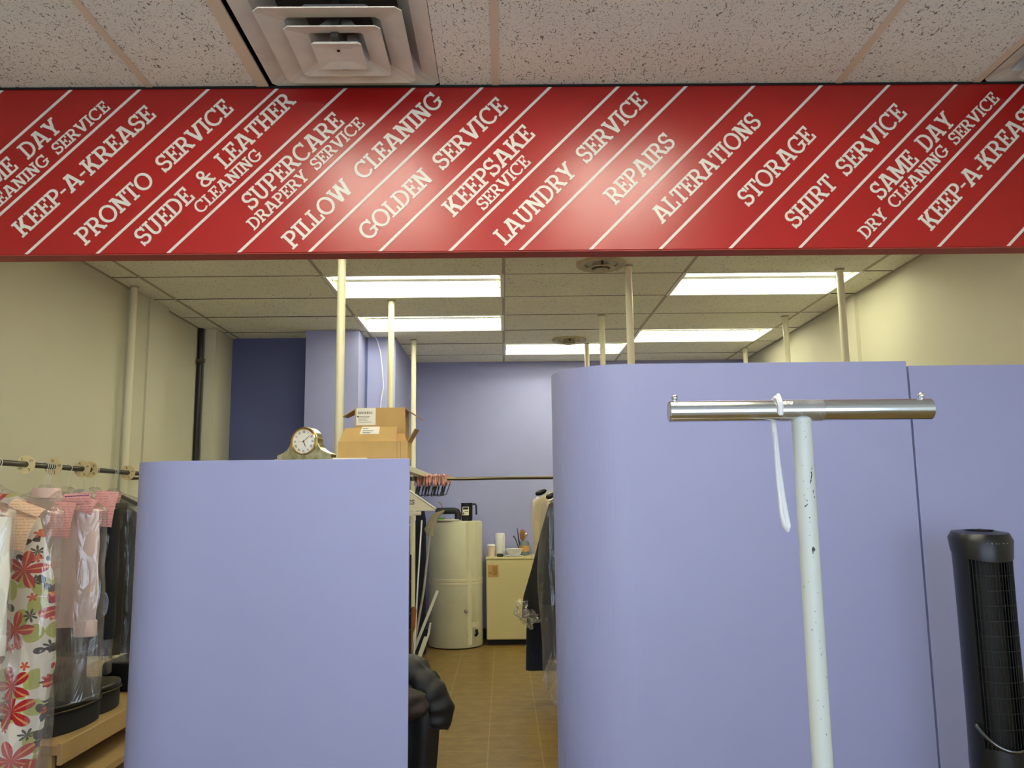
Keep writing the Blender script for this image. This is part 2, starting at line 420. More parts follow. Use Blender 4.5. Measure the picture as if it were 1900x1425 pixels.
# ------------------------------------------------------------------ ceiling lights
def light_fixture(label, group, w, d, tubemat):
    t = thing('ceiling_light', label, 'ceiling light', group=group)
    x0, x1, y0, y1, h = .006, w-.006, .006, d-.006, .095
    hs = MB()
    # open-bottomed white pan with sloping reflector sides
    hs.box(x0, x1, y0, y1, h, h+.012)
    hs.add([(x0, y0, 0), (x1, y0, 0), (x1, y0+.02, h), (x0, y0+.02, h), (x0, y0-.004, 0), (x1, y0-.004, 0), (x1, y0-.004, h), (x0, y0-.004, h)],
           [(0, 1, 2, 3), (4, 7, 6, 5), (0, 4, 5, 1)])
    hs.add([(x0, y1, 0), (x1, y1, 0), (x1, y1-.02, h), (x0, y1-.02, h), (x0, y1+.004, 0), (x1, y1+.004, 0), (x1, y1+.004, h), (x0, y1+.004, h)],
           [(3, 2, 1, 0), (5, 6, 7, 4), (1, 5, 4, 0)])
    hs.box(x0-.004, x0, y0, y1, 0, h).box(x1, x1+.004, y0, y1, 0, h)
    hs.build('housing', FIXW, t, smooth=False)
    MB().prism([(d/2-.075, h), (d/2+.075, h), (d/2+.035, h-.05), (d/2-.035, h-.05)], x0+.01, x1-.01, lambda u, v, q: Vector((q, u, v))).build('ballast_cover', FIXW, t, smooth=False)
    fr = MB().box(x0, x1, -.012+.004, y0+.01, -.006, 0).box(x0, x1, y1-.01, y1+.012-.004, -.006, 0).box(-.004, x0+.016, 0, d, -.006, 0).box(x1-.016, w+.004, 0, d, -.006, 0)
    fr.build('frame', FIXW, t, smooth=False)
    for y in (d*.27, d*.73):
        MB().lathe([(.001, .035), (.019, .035), (.019, w-.035), (.001, w-.035)], 14, (0, y, h-.042), ax='x').build('tube', tubemat, t)
        for x in (.02, w-.034): MB().box(x, x+.014, y-.018, y+.018, h-.07, h).build('lamp_holder', FIXW, t, smooth=False)
    return t
labs = ['lit fluorescent ceiling light nearest the red sign, left of centre, behind the front white pole',
        'lit fluorescent ceiling light left of centre, second one behind the red sign',
        'lit fluorescent ceiling light in the middle column, low beside the small far vent',
        'lit fluorescent ceiling light nearest the red sign on the right side',
        'lit fluorescent ceiling light on the right, second one behind the red sign',
        'lit ceiling light close behind the red sign, left half of the room',
        'lit ceiling light close behind the red sign, right of the middle']
L0 = None
for (c, r, _), lb in zip(LIGHTS, labs):
    L = light_fixture(lb, 'ceiling lights in the back room', PX, PY, TUBEB) if L0 is None else copy_tree(L0)
    L0 = L0 or L; L['label'] = lb; L.location = (LX+PX*c, LY+PY*r, CEIL)
F0 = None
for (lx0, lx1), side in zip(FLX, ('left', 'right')):
    lb = 'front room ceiling light just above the frame, '+side+' of the pair lighting the sign'
    L = light_fixture(lb, 'ceiling lights in the front room', 1.21, .61, TUBEF) if F0 is None else copy_tree(F0)
    F0 = F0 or L; L['label'] = lb; L.location = (lx1, 1.03, CEIL); L.rotation_euler = (0, 0, PI/2)

# ------------------------------------------------------------------ square vents (front ceiling), round vents (back)
def square_vent(label, x0, x1, y0, y1):
    cx, cy, h = (x0+x1)/2, (y0+y1)/2, (x1-x0)/2
    t = thing('ceiling_vent', label, 'ceiling vent', (cx+.004, cy, CEIL), 'square ceiling vents')
    def frustum(mb, a, za, b, zb, th=.004):
        vs = []
        for r, z in ((a, za), (b, zb), (b, zb+th), (a, za+th)):
            k = min(.02, r*.1)
            vs.append([Vector((sx*(r-(k if q else 0)), sy*(r-(0 if q else k)), z)) for sx, sy, q in ((-1, -1, 1), (1, -1, 1), (1, -1, 0), (1, 1, 0), (1, 1, 1), (-1, 1, 1), (-1, 1, 0), (-1, -1, 0))])
        mb.rings(vs+[vs[0]], cap0=False, cap1=False)
    p = MB(); frustum(p, h-.002, 0, h-.06, .012, .003); frustum(p, h-.06, .012, h-.11, .085, .003); p.build('panel', VENT, t, smooth=False)
    MB().box(-h+.10, h-.10, -h+.10, h-.10, .09, .095).build('duct_back', DUCT, t, smooth=False)
    oy = .02
    for a, b, z0, z1 in ((.228, .152, -.030, -.014), (.152, .088, -.045, -.028)):
        m = MB(); frustum(m, a, z0, b, z1); frustum(m, b, z1, b-.045, z1+.07)
        o = m.build('louvre_ring', VENT, t, smooth=False); o.location = (0, oy-.02, 0)
    m = MB(); frustum(m, .08, -.060, .04, -.054); m.box(-.04, .04, -.04, .04, -.054, -.050); frustum(m, .078, -.056, .045, -.035)
    c = m.build('centre_plate', VENT, t, smooth=False)
    MB().lathe([(.0001, 0), (.0055, 0), (.0055, .003), (.0001, .003)], 14, (0, -.03, -.0575)).build('screw_hole', PLEN, c)
    MB().box(-.012, .012, -.10, .10, -.05, .085).build('mounting_strap', DUCT, t, smooth=False)
    return t
square_vent('square stepped ceiling vent in full view above the red sign', V1[0], V1[1], VY0, VY1)
square_vent('square stepped ceiling vent cut off at the top right corner', V2[0], V2[1], VY0, VY1)
def round_vent(label, x, y):
    t = thing('round_vent', label, 'ceiling vent', (x, y, CEIL), 'round ceiling vents')
    def cone(a, za, b, zb): return MB().lathe([(a, za), (b, zb), (b, zb+.004), (a, za+.004), (a, za)], 40)
    m = MB().rings([[Vector((r*math.cos(2*PI*k/40), r*math.sin(2*PI*k/40), z)) for k in range(40)] for r, z in ((.160, -.001), (.158, -.016), (.150, -.022), (.105, -.012), (.085, .05))], cap0=False, cap1=False)
    m.build('flange', VENTB, t)
    m = MB().rings([[Vector((r*math.cos(2*PI*k/40), r*math.sin(2*PI*k/40), z)) for k in range(40)] for r, z in ((.09, -.036), (.084, -.042), (.06, -.034), (.045, .03))], cap0=False, cap1=False)
    m.build('cone_ring', VENTB, t)
    MB().lathe([(.001, -.052), (.042, -.050), (.046, -.044), (.02, -.030), (.001, -.025)], 32).build('centre_cone', VENTB, t)
    MB().lathe([(.001, .055), (.095, .055), (.095, .06), (.001, .06)], 32).build('duct_back', PLEN, t)
    MB().box(-.006, .006, -.088, .088, -.03, .05).build('strut', DUCT, t, smooth=False)
round_vent('larger-looking round ceiling vent just below the red sign edge', .642, 5.17)
round_vent('smaller-looking round ceiling vent far back above the middle light', .633, 7.68)

# ------------------------------------------------------------------ the red sign with its lettering
T_, S_ = .150, .115
def G(ch):
    q = []; lay = [0]
    def put(p): q.append((p, lay[0]))
    def R(x0, y0, x1, y1): lay[0] += 1; put([(x0, y0), (x1, y0), (x1, y1), (x0, y1)])
    def st(x, y0=0, y1=1): R(x-T_/2, y0, x+T_/2, y1)
    def sb(a, b): R(a, 0, b, S_)
    def sp(a, b): R(a, 1-S_, b, 1)
    def dg(xa, ya, xb, yb, t=T_):
        k = t*.56*math.hypot(xb-xa, yb-ya)/abs(yb-ya); lay[0] += 1; put([(xa-k, ya), (xa+k, ya), (xb+k, yb), (xb-k, yb)])
    def ar(cx, cy, rx, ry, a0, a1, t=T_, n=14):
        o = arc(cx, cy, rx, ry, a0, a1, n); i = arc(cx, cy, rx-t, ry-t*.85, a0, a1, n)
        lay[0] += 1
        for k in range(n): put([o[k], o[k+1], i[k+1], i[k]])
    w = .6
    if ch == 'I': st(.18); sb(0, .36); sp(0, .36); w = .36
    elif ch == 'E':
        st(.17); sb(0, .64); sp(0, .62); R(.17, .44, .46, .44+S_); R(.52, 0, .64, .30); R(.50, .70, .62, 1); R(.38, .34, .47, .65); w = .64
    elif ch == 'L': st(.17); sb(0, .60); sp(0, .35); R(.49, 0, .60, .34); w = .60
    elif ch == 'T': st(.33); sp(0, .66); sb(.15, .51); R(0, .68, .11, 1); R(.55, .68, .66, 1); w = .66
    elif ch == 'H': st(.17); st(.61); R(.17, .44, .61, .44+S_); sb(0, .34); sb(.44, .78); sp(0, .34); sp(.44, .78); w = .78
    elif ch == 'K': st(.17); sb(0, .34); sp(0, .34); dg(.28, .40, .60, .95); dg(.62, .05, .40, .56); sp(.46, .76); sb(.48, .80); w = .80
    elif ch in 'PRB':
        st(.17); sp(0, .38); sb(0, .35); R(.17, .40, .38, .40+S_); ar(.37, .70, .30, .30, -90, 90, T_); w = .67
        if ch == 'R': dg(.66, .05, .42, .45); sb(.54, .80); w = .78
    elif ch == 'D': st(.17); sp(0, .36); sb(0, .36); ar(.33, .5, .44, .5, -90, 90); w = .78
    elif ch == 'O': ar(.44, .5, .44, .52, 0, 360, n=32); w = .88
    elif ch in 'CG':
        ar(.44, .5, .44, .52, 42, 318, n=26); R(.66, .66, .77, 1.0); w = .82
        if ch == 'G': R(.48, .36, .88, .36+S_); R(.66, .10, .80, .42); w = .86
    elif ch == 'S':
        ar(.32, .725, .29, .295, 20, 270, n=14); ar(.32, .27, .31, .29, 90, -160, n=14); R(.50, .66, .60, 1.0); R(.02, 0, .12, .34); w = .64
    elif ch == 'A': dg(.14, 0, .40, 1); dg(.74, 0, .48, 1); R(.24, .24, .64, .24+S_*.9); sb(0, .30); sb(.57, .88); sp(.22, .52); w = .88
    elif ch == 'V': dg(.14, 1, .42, 0); dg(.70, 1, .42, 0); sp(0, .30); sp(.54, .84); w = .84
    elif ch == 'W': dg(.12, 1, .34, 0); dg(.58, 1, .34, 0); dg(.58, 1, .80, 0); dg(1.02, 1, .80, 0); sp(0, .28); sp(.44, .72); sp(.88, 1.14); w = 1.14
    elif ch == 'Y': dg(.14, 1, .40, .40); dg(.66, 1, .40, .40); st(.40, 0, .46); sp(0, .30); sp(.52, .80); sb(.22, .58); w = .80
    elif ch == 'U': st(.17, .3); st(.61, .3); ar(.39, .32, .295, .34, 180, 360); sp(0, .34); sp(.44, .78); w = .78
    elif ch == 'N': st(.17); st(.63); dg(.17, 1, .63, 0); sb(0, .35); sp(0, .2); sp(.46, .80); w = .80
    elif ch == 'M': st(.15); st(.85); dg(.17, 1, .50, .12); dg(.83, 1, .50, .12); sb(0, .32); sb(.68, 1.0); sp(0, .2); sp(.8, 1.0); w = 1.0
    elif ch == '&':
        ar(.36, .77, .22, .23, 0, 360, .12, 18); ar(.34, .27, .32, .28, 40, 350, .13, 18); dg(.24, .66, .70, .02, .13); sb(.60, .80); R(.52, .40, .78, .40+S_*.9); w = .82
    elif ch == '-': R(.03, .38, .35, .38+S_); w = .38
    elif ch == ' ': w = .62
    return q, w
def lettering(text, x, z, length, ang, cap, m, parent, y, name='lettering', th=.0016):
    gl = [G(c) for c in text]; track = .012
    tot = sum(w for _, w in gl)+track*(len(gl)-1); sx = length/tot
    ca, sa = math.cos(math.radians(ang)), math.sin(math.radians(ang))
    cx = 0; mb = MB(); word = ''
    for c, (polys, w) in zip(text+' ', gl+[([], 0)]):
        if c == ' ':
            o = mb.build(name, m, parent, world=True, smooth=False); o['label'] = 'white lettering reading '+word
            mb = MB(); word = ''
        else:
            word += c
            for p, ly in polys:
                pts = [((cx+u)*sx, v*cap) for u, v in p]
                mb.prism([(x+a*ca-b*sa, z+a*sa+b*ca) for a, b in pts], -th-.00013*ly, .0004+.00002*ly, XZ(y))
        cx += w+track
sign = thing('fascia_sign', 'long red fascia sign with diagonal white service lettering hung below the ceiling', 'sign', (0, SIGN_Y, SIGN_Z))
bevel(MB().box(XL, XR, SIGN_Y, SIGN_Y+.075, SIGN_Z, CEIL-.003).build('panel', RED, sign, world=True, smooth=False), .002, 1)
MB().box(XL, XR, SIGN_Y+.003, SIGN_Y+.076, SIGN_Z-.003, SIGN_Z+.001).build('underside_board', REDU, sign, world=True, smooth=False)
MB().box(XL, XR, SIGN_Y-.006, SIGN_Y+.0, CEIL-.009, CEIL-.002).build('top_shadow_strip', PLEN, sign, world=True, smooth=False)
TEXT = [('KEEP-A-KREASE', -1.706, 2.355, .643, 0), ('PRONTO SERVICE', -1.482, 2.323, .722, 0), ('SUEDE & LEATHER', -1.273, 2.319, .757, 0),
        ('CLEANING', -1.0785, 2.4375, .308, 1), ('SUPERCARE', -.896, 2.449, .467, 0), ('DRAPERY SERVICE', -.884, 2.375, .559, 1),
        ('PILLOW CLEANING', -.743, 2.303, .775, 0), ('GOLDEN SERVICE', -.475, 2.331, .714, 0), ('KEEPSAKE', -.170, 2.418, .431, 0),
        ('SERVICE', -.062, 2.442, .251, 1), ('LAUNDRY SERVICE', .015, 2.311, .759, 0), ('REPAIRS', .414, 2.458, .330, 0),
        ('ALTERATIONS', .581, 2.386, .542, 0), ('STORAGE', .896, 2.448, .375, 0), ('SHIRT SERVICE', 1.063, 2.364, .619, 0),
        ('SAME DAY', 1.380, 2.469, .424, 0), ('DRY CLEANING SERVICE', 1.315, 2.323, .756, 1), ('KEEP-A-KREASE', 1.553, 2.352, .643, 0),
        ('SAME DAY', -1.591-.300, 2.766-.300, .424, 0), ('DRY CLEANING SERVICE', -1.424-.5345, 2.844-.5345, .756, 1)]
ANG = {'PRONTO SERVICE': 45.06, 'SUEDE & LEATHER': 45.86, 'CLEANING': 45.0, 'SUPERCARE': 45.17, 'DRAPERY SERVICE': 45.5, 'PILLOW CLEANING': 45.9, 'GOLDEN SERVICE': 44.8, 'KEEPSAKE': 45.9, 'SERVICE': 46.1, 'LAUNDRY SERVICE': 45.6, 'REPAIRS': 45.5, 'ALTERATIONS': 44.9, 'SHIRT SERVICE': 44.8, 'SAME DAY': 44.8, 'DRY CLEANING SERVICE': 44.85}
for t, x, z, ln, small in TEXT:
    lettering(t, x, z, ln, ANG.get(t, 45.25), .046 if small else .066, WHT, sign, SIGN_Y)
for k in range(-6, 18):
    x = -1.690+.2512*k; h = CEIL-.012-SIGN_Z; w = .0068
    x0, x1 = x, x+h*.9985
    if x1 < XL or x1+w > XR: continue
    z0 = SIGN_Z+.002
    if x0-w < XL: z0 = SIGN_Z+(XL-x0+w+.002)/.9985; x0 = XL+w+.002
    MB().prism([(x0-w, z0), (x0+w, z0), (x1+w, CEIL-.010), (x1-w, CEIL-.010)], -.0014, .0005, XZ(SIGN_Y)).build('stripe', WHT, sign, world=True, smooth=False)

# ------------------------------------------------------------------ lavender partitions
FY = 3.20
def plan_solid(poly, z0, z1):
    return MB().prism(poly, z0, z1, lambda u, v, d: Vector((u, v, d)))
lc = thing('counter_cabinet', 'short lavender counter partition with rounded left end under the clock', 'partition', (-.9, 3.4, 0))
pl = [(-.362, FY)]+arc(-1.25, FY+.20, .22, .20, -90, -180, 16)+[(-1.47, 3.62), (-.43, 3.62)]
bevel(plan_solid(pl, 0, 1.574).build('body', LAV, lc, world=True, sharp=25), .002, 2)
rp = thing('curved_partition', 'tall lavender partition with rounded left end behind the chrome-topped stand', 'partition', (.9, 3.3, 0))
th = .03
outer = arc(.51, FY+.30, .302, .30, 180, 270, 24)+[(1.592, FY)]
inner = [(1.592, FY+th)]+arc(.51, FY+.30, .302-th, .30-th, 270, 180, 24)
me = MB()
P = outer+inner; n = len(outer)
for i in range(n-1):
    a, b = outer[i], outer[i+1]; c, d = inner[n-2-i], inner[n-1-i]
    me.add([(a[0], a[1], 0), (b[0], b[1], 0), (c[0], c[1], 0), (d[0], d[1], 0), (a[0], a[1], 1.935), (b[0], b[1], 1.935), (c[0], c[1], 1.935), (d[0], d[1], 1.935)],
           [(0, 1, 5, 4), (2, 3, 7, 6), (0, 3, 2, 1), (4, 5, 6, 7)]+([(0, 4, 7, 3)] if i == 0 else [])+([(1, 2, 6, 5)] if i == n-2 else []))
me.build('panel', LAV, rp, world=True, sharp=25)
MB().box(1.30, 1.59, FY+th, FY+.30, 0, .02).box(1.45, 1.48, FY+th, FY+.30, .02, .5).build('floor_brace', LAV, rp, world=True, smooth=False)
rd = thing('flat_partition', 'flat lavender partition panel at right edge behind the black tower fan', 'partition', (2.1, 3.23, 0))
bevel(MB().box(1.604, XR-.022, FY+.006, FY+.04, 0, 1.918).build('panel', LAV, rd, world=True, smooth=False), .002, 2)
MB().box(1.59, 1.62, FY+.045, FY+.075, 0, 1.90).build('backing_post', PLEN, rd, world=True, smooth=False)
# ------------------------------------------------------------------ mantel clock
ck = thing('mantel_clock', 'small silver mantel clock with round cream dial on the short lavender partition', 'clock', (-.795, 3.345, 1.574))
half = [(.118, .012), (.118, .026), (.108, .030), (.092, .036), (.076, .046), (.066, .060), (.060, .074)]
prof = [(-.124, 0), (.124, 0), (.124, .012)]+half+[(p[0], p[1]) for p in arc(0, .078, .060, .060, 5, 175, 18)]+[(-x, y) for x, y in reversed(half)]+[(-.124, .012)]
def clk(u, v, d): return Vector((u, d, v))
bevel(MB().prism([(x, z+.0) for x, z in prof], -.022, .030, clk).build('case', SILV, ck, sharp=30), .004, 3)
MB().box(-.126, .126, -.028, .036, 0, .010).build('foot', SILV, ck, smooth=False)
dz = .079; f = -.0225
MB().rings([[Vector((r*math.cos(2*PI*k/48), y, dz+r*math.sin(2*PI*k/48))) for k in range(48)] for r, y in ((.0545, f), (.0540, f-.006), (.0505, f-.009), (.0475, f-.005), (.0475, f))], cap0=False, cap1=False).build('bezel', BRASS, ck)
di = MB().prism(arc(0, dz, .0480, .0480, 0, 359.9, 48), f-.0022, f+.001, clk).build('dial', DIAL, ck, smooth=False)
nm = MB()
def numeral(s, ang):
    wd = {'I': .0028, 'V': .006, 'X': .006}; tot = sum(wd[c] for c in s); x = -tot/2
    ca, sa = math.cos(ang), math.sin(ang); ctr = (.0385*sa, dz+.0385*ca)
    def put(p): nm.prism([(ctr[0]+u*ca+v*sa, ctr[1]-u*sa+v*ca) for u, v in p], f-.0030, f-.0022, clk)
    for c in s:
        w = wd[c]
        if c == 'I': put([(x+.0008, -.0045), (x+.0021, -.0045), (x+.0021, .0045), (x+.0008, .0045)])
        else:
            a = [(x+.0003, .0045), (x+.0015, .0045), (x+(.0036 if c == 'V' else .0056), -.0045), (x+(.0026 if c == 'V' else .0044), -.0045)]
            b = [(x+.0048, .0045), (x+.0058, .0045), (x+(.0034 if c == 'V' else .0014), -.0045), (x+(.0024 if c == 'V' else .0004), -.0045)]
            put(a); put(b)
        x += w
for i, s in enumerate(['XII', 'I', 'II', 'III', 'IIII', 'V', 'VI', 'VII', 'VIII', 'IX', 'X', 'XI']): numeral(s, 2*PI*i/12)
nm.build('numerals', INKB, di, smooth=False)
def hand(name, ang, ln, w, m, y, tail=.006):
    ca, sa = math.cos(ang), math.sin(ang)
    p = [(-w*.5, -tail), (w*.5, -tail), (w, ln*.55), (0, ln), (-w, ln*.55)]
    return MB().prism([(u*ca+v*sa, dz-u*sa+v*ca) for u, v in p], y-.0008, y, clk).build(name, m, ck, smooth=False)
hand('hour_hand', math.radians(157), .026, .0016, INKB, f-.0034)
hand('minute_hand', math.radians(49), .038, .0009, INKB, f-.0042)
hand('second_hand', math.radians(271), .028, .0006, BRASS, f-.0050)
MB().ball((0, f-.004, dz), .003).build('hand_pin', INKB, ck)
R = [[Vector((r*math.cos(2*PI*k/40), f-.0055-.0075*(1-(r/.0478)**2), dz+r*math.sin(2*PI*k/40))) for k in range(40)] for r in (.0478, .040, .030, .020, .010, .001)]
MB().rings(R, cap0=False).build('glass', GLASSW, ck)
ck.rotation_euler = (0, 0, math.radians(-14))

# ------------------------------------------------------------------ cardboard boxes on the counter
def sheet(mb, pts, nrm, t=.003):
    n = Vector(nrm).normalized()*t; vs = [Vector(p) for p in pts]; k = len(vs)
    mb.add(vs+[v+n for v in vs], [tuple(range(k)), tuple(range(2*k-1, k-1, -1))]+[(i, i+k, (i+1) % k+k, (i+1) % k) for i in range(k)]); return mb
bx = thing('cardboard_box', 'low open cardboard box in front, with raised front flap and small sticker', 'box', (-.51, 3.30, 1.574), 'cardboard boxes on the partition')
x0, x1, y0, y1, zb, zt = -.649, -.376, 3.25, 3.385, 1.575, 1.645
b = MB().box(x0, x1, y0, y0+.004, zb, zt).box(x0, x1, y1-.004, y1, zb, zt).box(x0+.0008, x0+.004, y0+.004, y1-.004, zb+.0008, zt-.0008).box(x1-.004, x1-.0008, y0+.004, y1-.004, zb+.0008, zt-.0008).box(x0+.004, x1-.004, y0+.004, y1-.004, zb+.0008, zb+.004)
b.build('body', CARD, bx, world=True, smooth=False)
sheet(MB(), [(x0+.002, y0+.002, zt), (x1-.045, y0+.002, zt), (x1-.045, y0+.03, zt+.060), (x0+.022, y0+.03, zt+.056)], (0, 1, -.4)).build('front_flap', CARD, bx, world=True, smooth=False)
sheet(MB(), [(x1-.002, y0+.004, zt), (x1-.002, y1-.004, zt), (x1+.030, y1-.01, zt+.054), (x1+.026, y0+.01, zt+.050)], (1, 0, -.5)).build('side_flap', CARDD, bx, world=True, smooth=False)
sheet(MB(), [(x1-.048, y0+.002, zt-.0), (x1-.004, y0+.002, zt-.0), (x1-.020, y0+.05, zt+.036), (x1-.046, y0+.04, zt+.034)], (0, 1, -.4)).build('corner_flap', CARDD, bx, world=True, smooth=False)
sk = sheet(MB(), [(-.568, y0+.0165, zt+.030), (-.492, y0+.0165, zt+.030), (-.490, y0+.029, zt+.060), (-.560, y0+.029, zt+.060)], (0, -1, .4), .0008).build('sticker', PAPER, bx, world=True, smooth=False)
lm = MB()
for k, (a, q) in enumerate(((-.556, -.535), (-.556, -.515), (-.556, -.525))): lm.box(a, q, y0+.0155+.004*(2-k), y0+.0165+.004*(2-k), zt+.036+.008*(2-k)-.0008, zt+.036+.008*(2-k)+.0008)
lm.build('print', INK, sk, world=True, smooth=False)
MB().box(-.418, -.4165, y0-.0006, y0, zb+.002, zt-.002).box(-.404, -.4025, y0-.0006, y0, zb+.002, zt-.002).build('printed_line', mat('faded_print', (150, 104, 60), .8), bx, world=True, smooth=False)
b2 = thing('cardboard_box', 'taller cardboard box behind, top flaps spread like wings, big shipping label', 'box', (-.51, 3.47, 1.574), 'cardboard boxes on the partition')
x0, x1, y0, y1, zt = -.612, -.404, 3.40, 3.54, 1.795
b = MB().box(x0, x1, y0, y0+.004, zb, zt).box(x0, x1, y1-.004, y1, zb, zt-.03).box(x0+.0008, x0+.004, y0+.004, y1-.004, zb+.0008, zt-.006).box(x1-.004, x1-.0008, y0+.004, y1-.004, zb+.0008, zt-.006).box(x0+.004, x1-.004, y0+.004, y1-.004, zb+.0008, zb+.004)
b.build('body', CARD, b2, world=True, smooth=False)
sheet(MB(), [(x0+.002, y0+.01, zt-.004), (x0+.002, y1-.01, zt-.004), (x0-.050, y1-.02, zt-.030), (x0-.052, y0+.014, zt-.036)], (-.4, 0, 1)).build('left_flap', CARDD, b2, world=True, smooth=False)
sheet(MB(), [(x1-.002, y0+.01, zt-.004), (x1-.002, y1-.01, zt-.004), (x1+.064, y1-.02, zt-.046), (x1+.066, y0+.014, zt-.050)], (.4, 0, 1)).build('right_flap', CARDD, b2, world=True, smooth=False)
lb = MB().box(-.606, -.526, y0-.0008, y0, zt-.072, zt-.001).build('shipping_label', PAPER, b2, world=True, smooth=False)
pm = MB(); xx = -.598
while xx < -.542:
    w = random.choice((.0012, .002, .003)); pm.box(xx, xx+w, y0-.0012, y0-.0008, zt-.026, zt-.016); xx += w+random.choice((.0015, .0025))
for k in range(5): pm.box(-.598, -.598+random.uniform(.03, .062), y0-.0012, y0-.0008, zt-.036-.006*k, zt-.0345-.006*k)
pm.box(-.603, -.596, y0-.0012, y0-.0008, zt-.039, zt-.033)
pm.build('print', INK, lb, world=True, smooth=False)
tag(MB().box(-.66, -.53, 3.206, 3.248, 1.5745, 1.5785).build('paper_sheet', PAPER, smooth=False), 'white paper lying at the partition edge under the low cardboard box', 'paper')

# ------------------------------------------------------------------ support poles
def pole(x, y, z0, label, lean=(0, 0)):
    t = thing('support_pole', label, 'pole', (x, y, z0), 'white clothes rail support poles')
    H = CEIL-z0
    MB().lathe([(.001, 0), (.0235, 0), (.0235, H), (.001, H)], 20).build('shaft', POLE, t)
    MB().rings([[Vector((r*math.cos(2*PI*k/24), r*math.sin(2*PI*k/24), z)) for k in range(24)] for r, z in ((.0237, H-.012), (.030, H-.008), (.033, H-.003))], cap0=False, cap1=False).build('ceiling_collar', TBARB, t)
    MB().lathe([(.0236, 0), (.0265, 0), (.0265, .05), (.0236, .05)], 20, (0, 0, H*.30 if z0 > .5 else 1.25)).build('coupling', POLE, t)
pole(-.905, 4.55, 0, 'white support pole directly behind the cardboard boxes, thickest looking')
pole(-.835, 6.10, 0, 'white support pole behind the boxes, in front of the second ceiling light')
pole(-.830, 7.62, 0, 'white support pole farthest back on the left, by the shelf board')
pole(.826, 5.22, 0, 'white support pole rising behind the rounded partition, passing in front of the right lights')
pole(.822, 6.66, 0, 'white support pole just left of the tallest one behind the rounded partition')
pole(.818, 7.87, 0, 'thin looking white support pole in front of the middle ceiling light')
pole(2.265, 5.35, 0, 'white support pole in front of the nearest right ceiling light end')
pole(2.375, 6.76, 0, 'white support pole between the two right hand ceiling lights and the right wall')
pole(2.455, 8.20, 0, 'short looking white support pole farthest back by the right wall')
pole(-2.565, 5.64, 0, 'white support pole against the left cream wall')
# black vertical pipe by the chase
pp = thing('drain_pipe', 'black vertical pipe beside the cream chase at left', 'pipe', (-2.604, 7.03, 0))
MB().lathe([(.001, 0), (.022, 0), (.022, CEIL-.004), (.001, CEIL-.004)], 18).build('shaft', BLK, pp)
for z in (1.72, 2.62): MB().box(-.026, .05, -.026, -.012, z, z+.03).lathe([(.0225, z), (.0265, z), (.0265, z+.03), (.0225, z+.03)], 18).build('clamp', STEEL, pp)
cord = [(-1.17, 7.44, 2.93), (-1.145, 7.45, 2.88), (-1.12, 7.465, 2.79), (-1.105, 7.47, 2.66), (-1.095, 7.475, 2.54), (-1.09, 7.48, 2.46), (-1.10, 7.48, 2.40), (-1.112, 7.485, 2.32), (-1.118, 7.488, 2.2), (-1.10, 7.49, 2.0), (-1.10, 7.49, 1.6)]
tag(MB().tube(cord, .005, 8).build('hanging_cord', WPL), 'thin white cord hanging down the lavender wall near the second pole', 'cord')

# ------------------------------------------------------------------ T-shaped garment stand
ts = thing('garment_stand', 'white scratched T-shaped stand with chrome crossbar in front of partition', 'stand', (.582, 1.60, 0))
MB().lathe([(.001, .012), (.0186, .012), (.0186, 1.556), (.012, 1.560), (.001, 1.560)], 28).build('post', SCR, ts)
MB().lathe([(.001, 0), (.20, 0), (.20, .008), (.19, .014), (.03, .018), (.024, .05), (.019, .05)], 40).build('base', SCR, ts)
r = .0203; zc = 1.572
bar = MB().lathe([(.001, -.259), (r-.002, -.259), (r, -.257), (r, .255), (r-.003, .2575), (.001, .259)], 40, (0, 0, zc), ax='x').build('crossbar', CHROME, ts)
for x in (-.246, .239):
    MB().lathe([(.001, r-.004), (.004, r-.004), (.004, r+.003)], 10, (x, 0, zc)).ball((x, 0, zc+r+.0065), .0068).build('ball_pin', CHROME, bar)
MB().lathe([(r+.0004, -.045), (r+.0009, -.044), (r+.0009, .040), (r+.0004, .041)], 30, (.0, 0, zc), ax='x').build('clear_tape', TAPE, bar)
for k, (x0, x1) in enumerate(((-.12, .02), (.0, .06))):
    tp = []
    for i in range(13):
        a = math.radians(200+i*10+k*20); tp.append(Vector((x0+(x1-x0)*i/12, (r+.0014)*math.cos(a), zc+(r+.0014)*math.sin(a))))
    vs = tp+[p+Vector((.016, 0, 0)) for p in tp]
    MB().add(vs, [(i, i+1, i+14, i+13) for i in range(12)]).build('tape_tail', TAPE, bar)
sc = MB()
def mark(pts, w=.0011):
    for i in range(len(pts)-1):
        (x, z), (x2, z2) = pts[i], pts[i+1]
        def P_(u, v, d): return Vector((.0186*math.sin(u/.0186)*1.01, -.0186*math.cos(u/.0186)*1.01-d, v))
        L = math.hypot(x2-x, z2-z) or 1; nx, nz = -(z2-z)/L*w, (x2-x)/L*w
        sc.prism([(x+nx, z+nz), (x-nx, z-nz), (x2-nx*.5, z2-nz*.5), (x2+nx*.5, z2+nz*.5)], 0, .0003, P_)
mark([(.006, 1.452), (.0075, 1.447), (.005, 1.438)]); mark([(.005, 1.437), (.003, 1.430)]); mark([(-.010, 1.386), (-.004, 1.391)], .001); mark([(-.006, 1.398), (-.0045, 1.397)], .0012)
mark([(.008, 1.417), (.009, 1.411)], .0009); mark([(.011, 1.405), (.0115, 1.402)]); mark([(-.003, 1.366), (-.002, 1.364)]); mark([(.0095, 1.46), (.007, 1.456)], .0007)
for i in range(14): x = random.uniform(-.014, .014); z = random.uniform(1.30, 1.55); mark([(x, z), (x+.0012, z+random.uniform(-.001, .002))], .0006)
for i in range(16): x = random.uniform(-.014, .014); z = random.uniform(.95, 1.30); mark([(x, z), (x+.001, z+random.uniform(-.004, .002))], .0006)
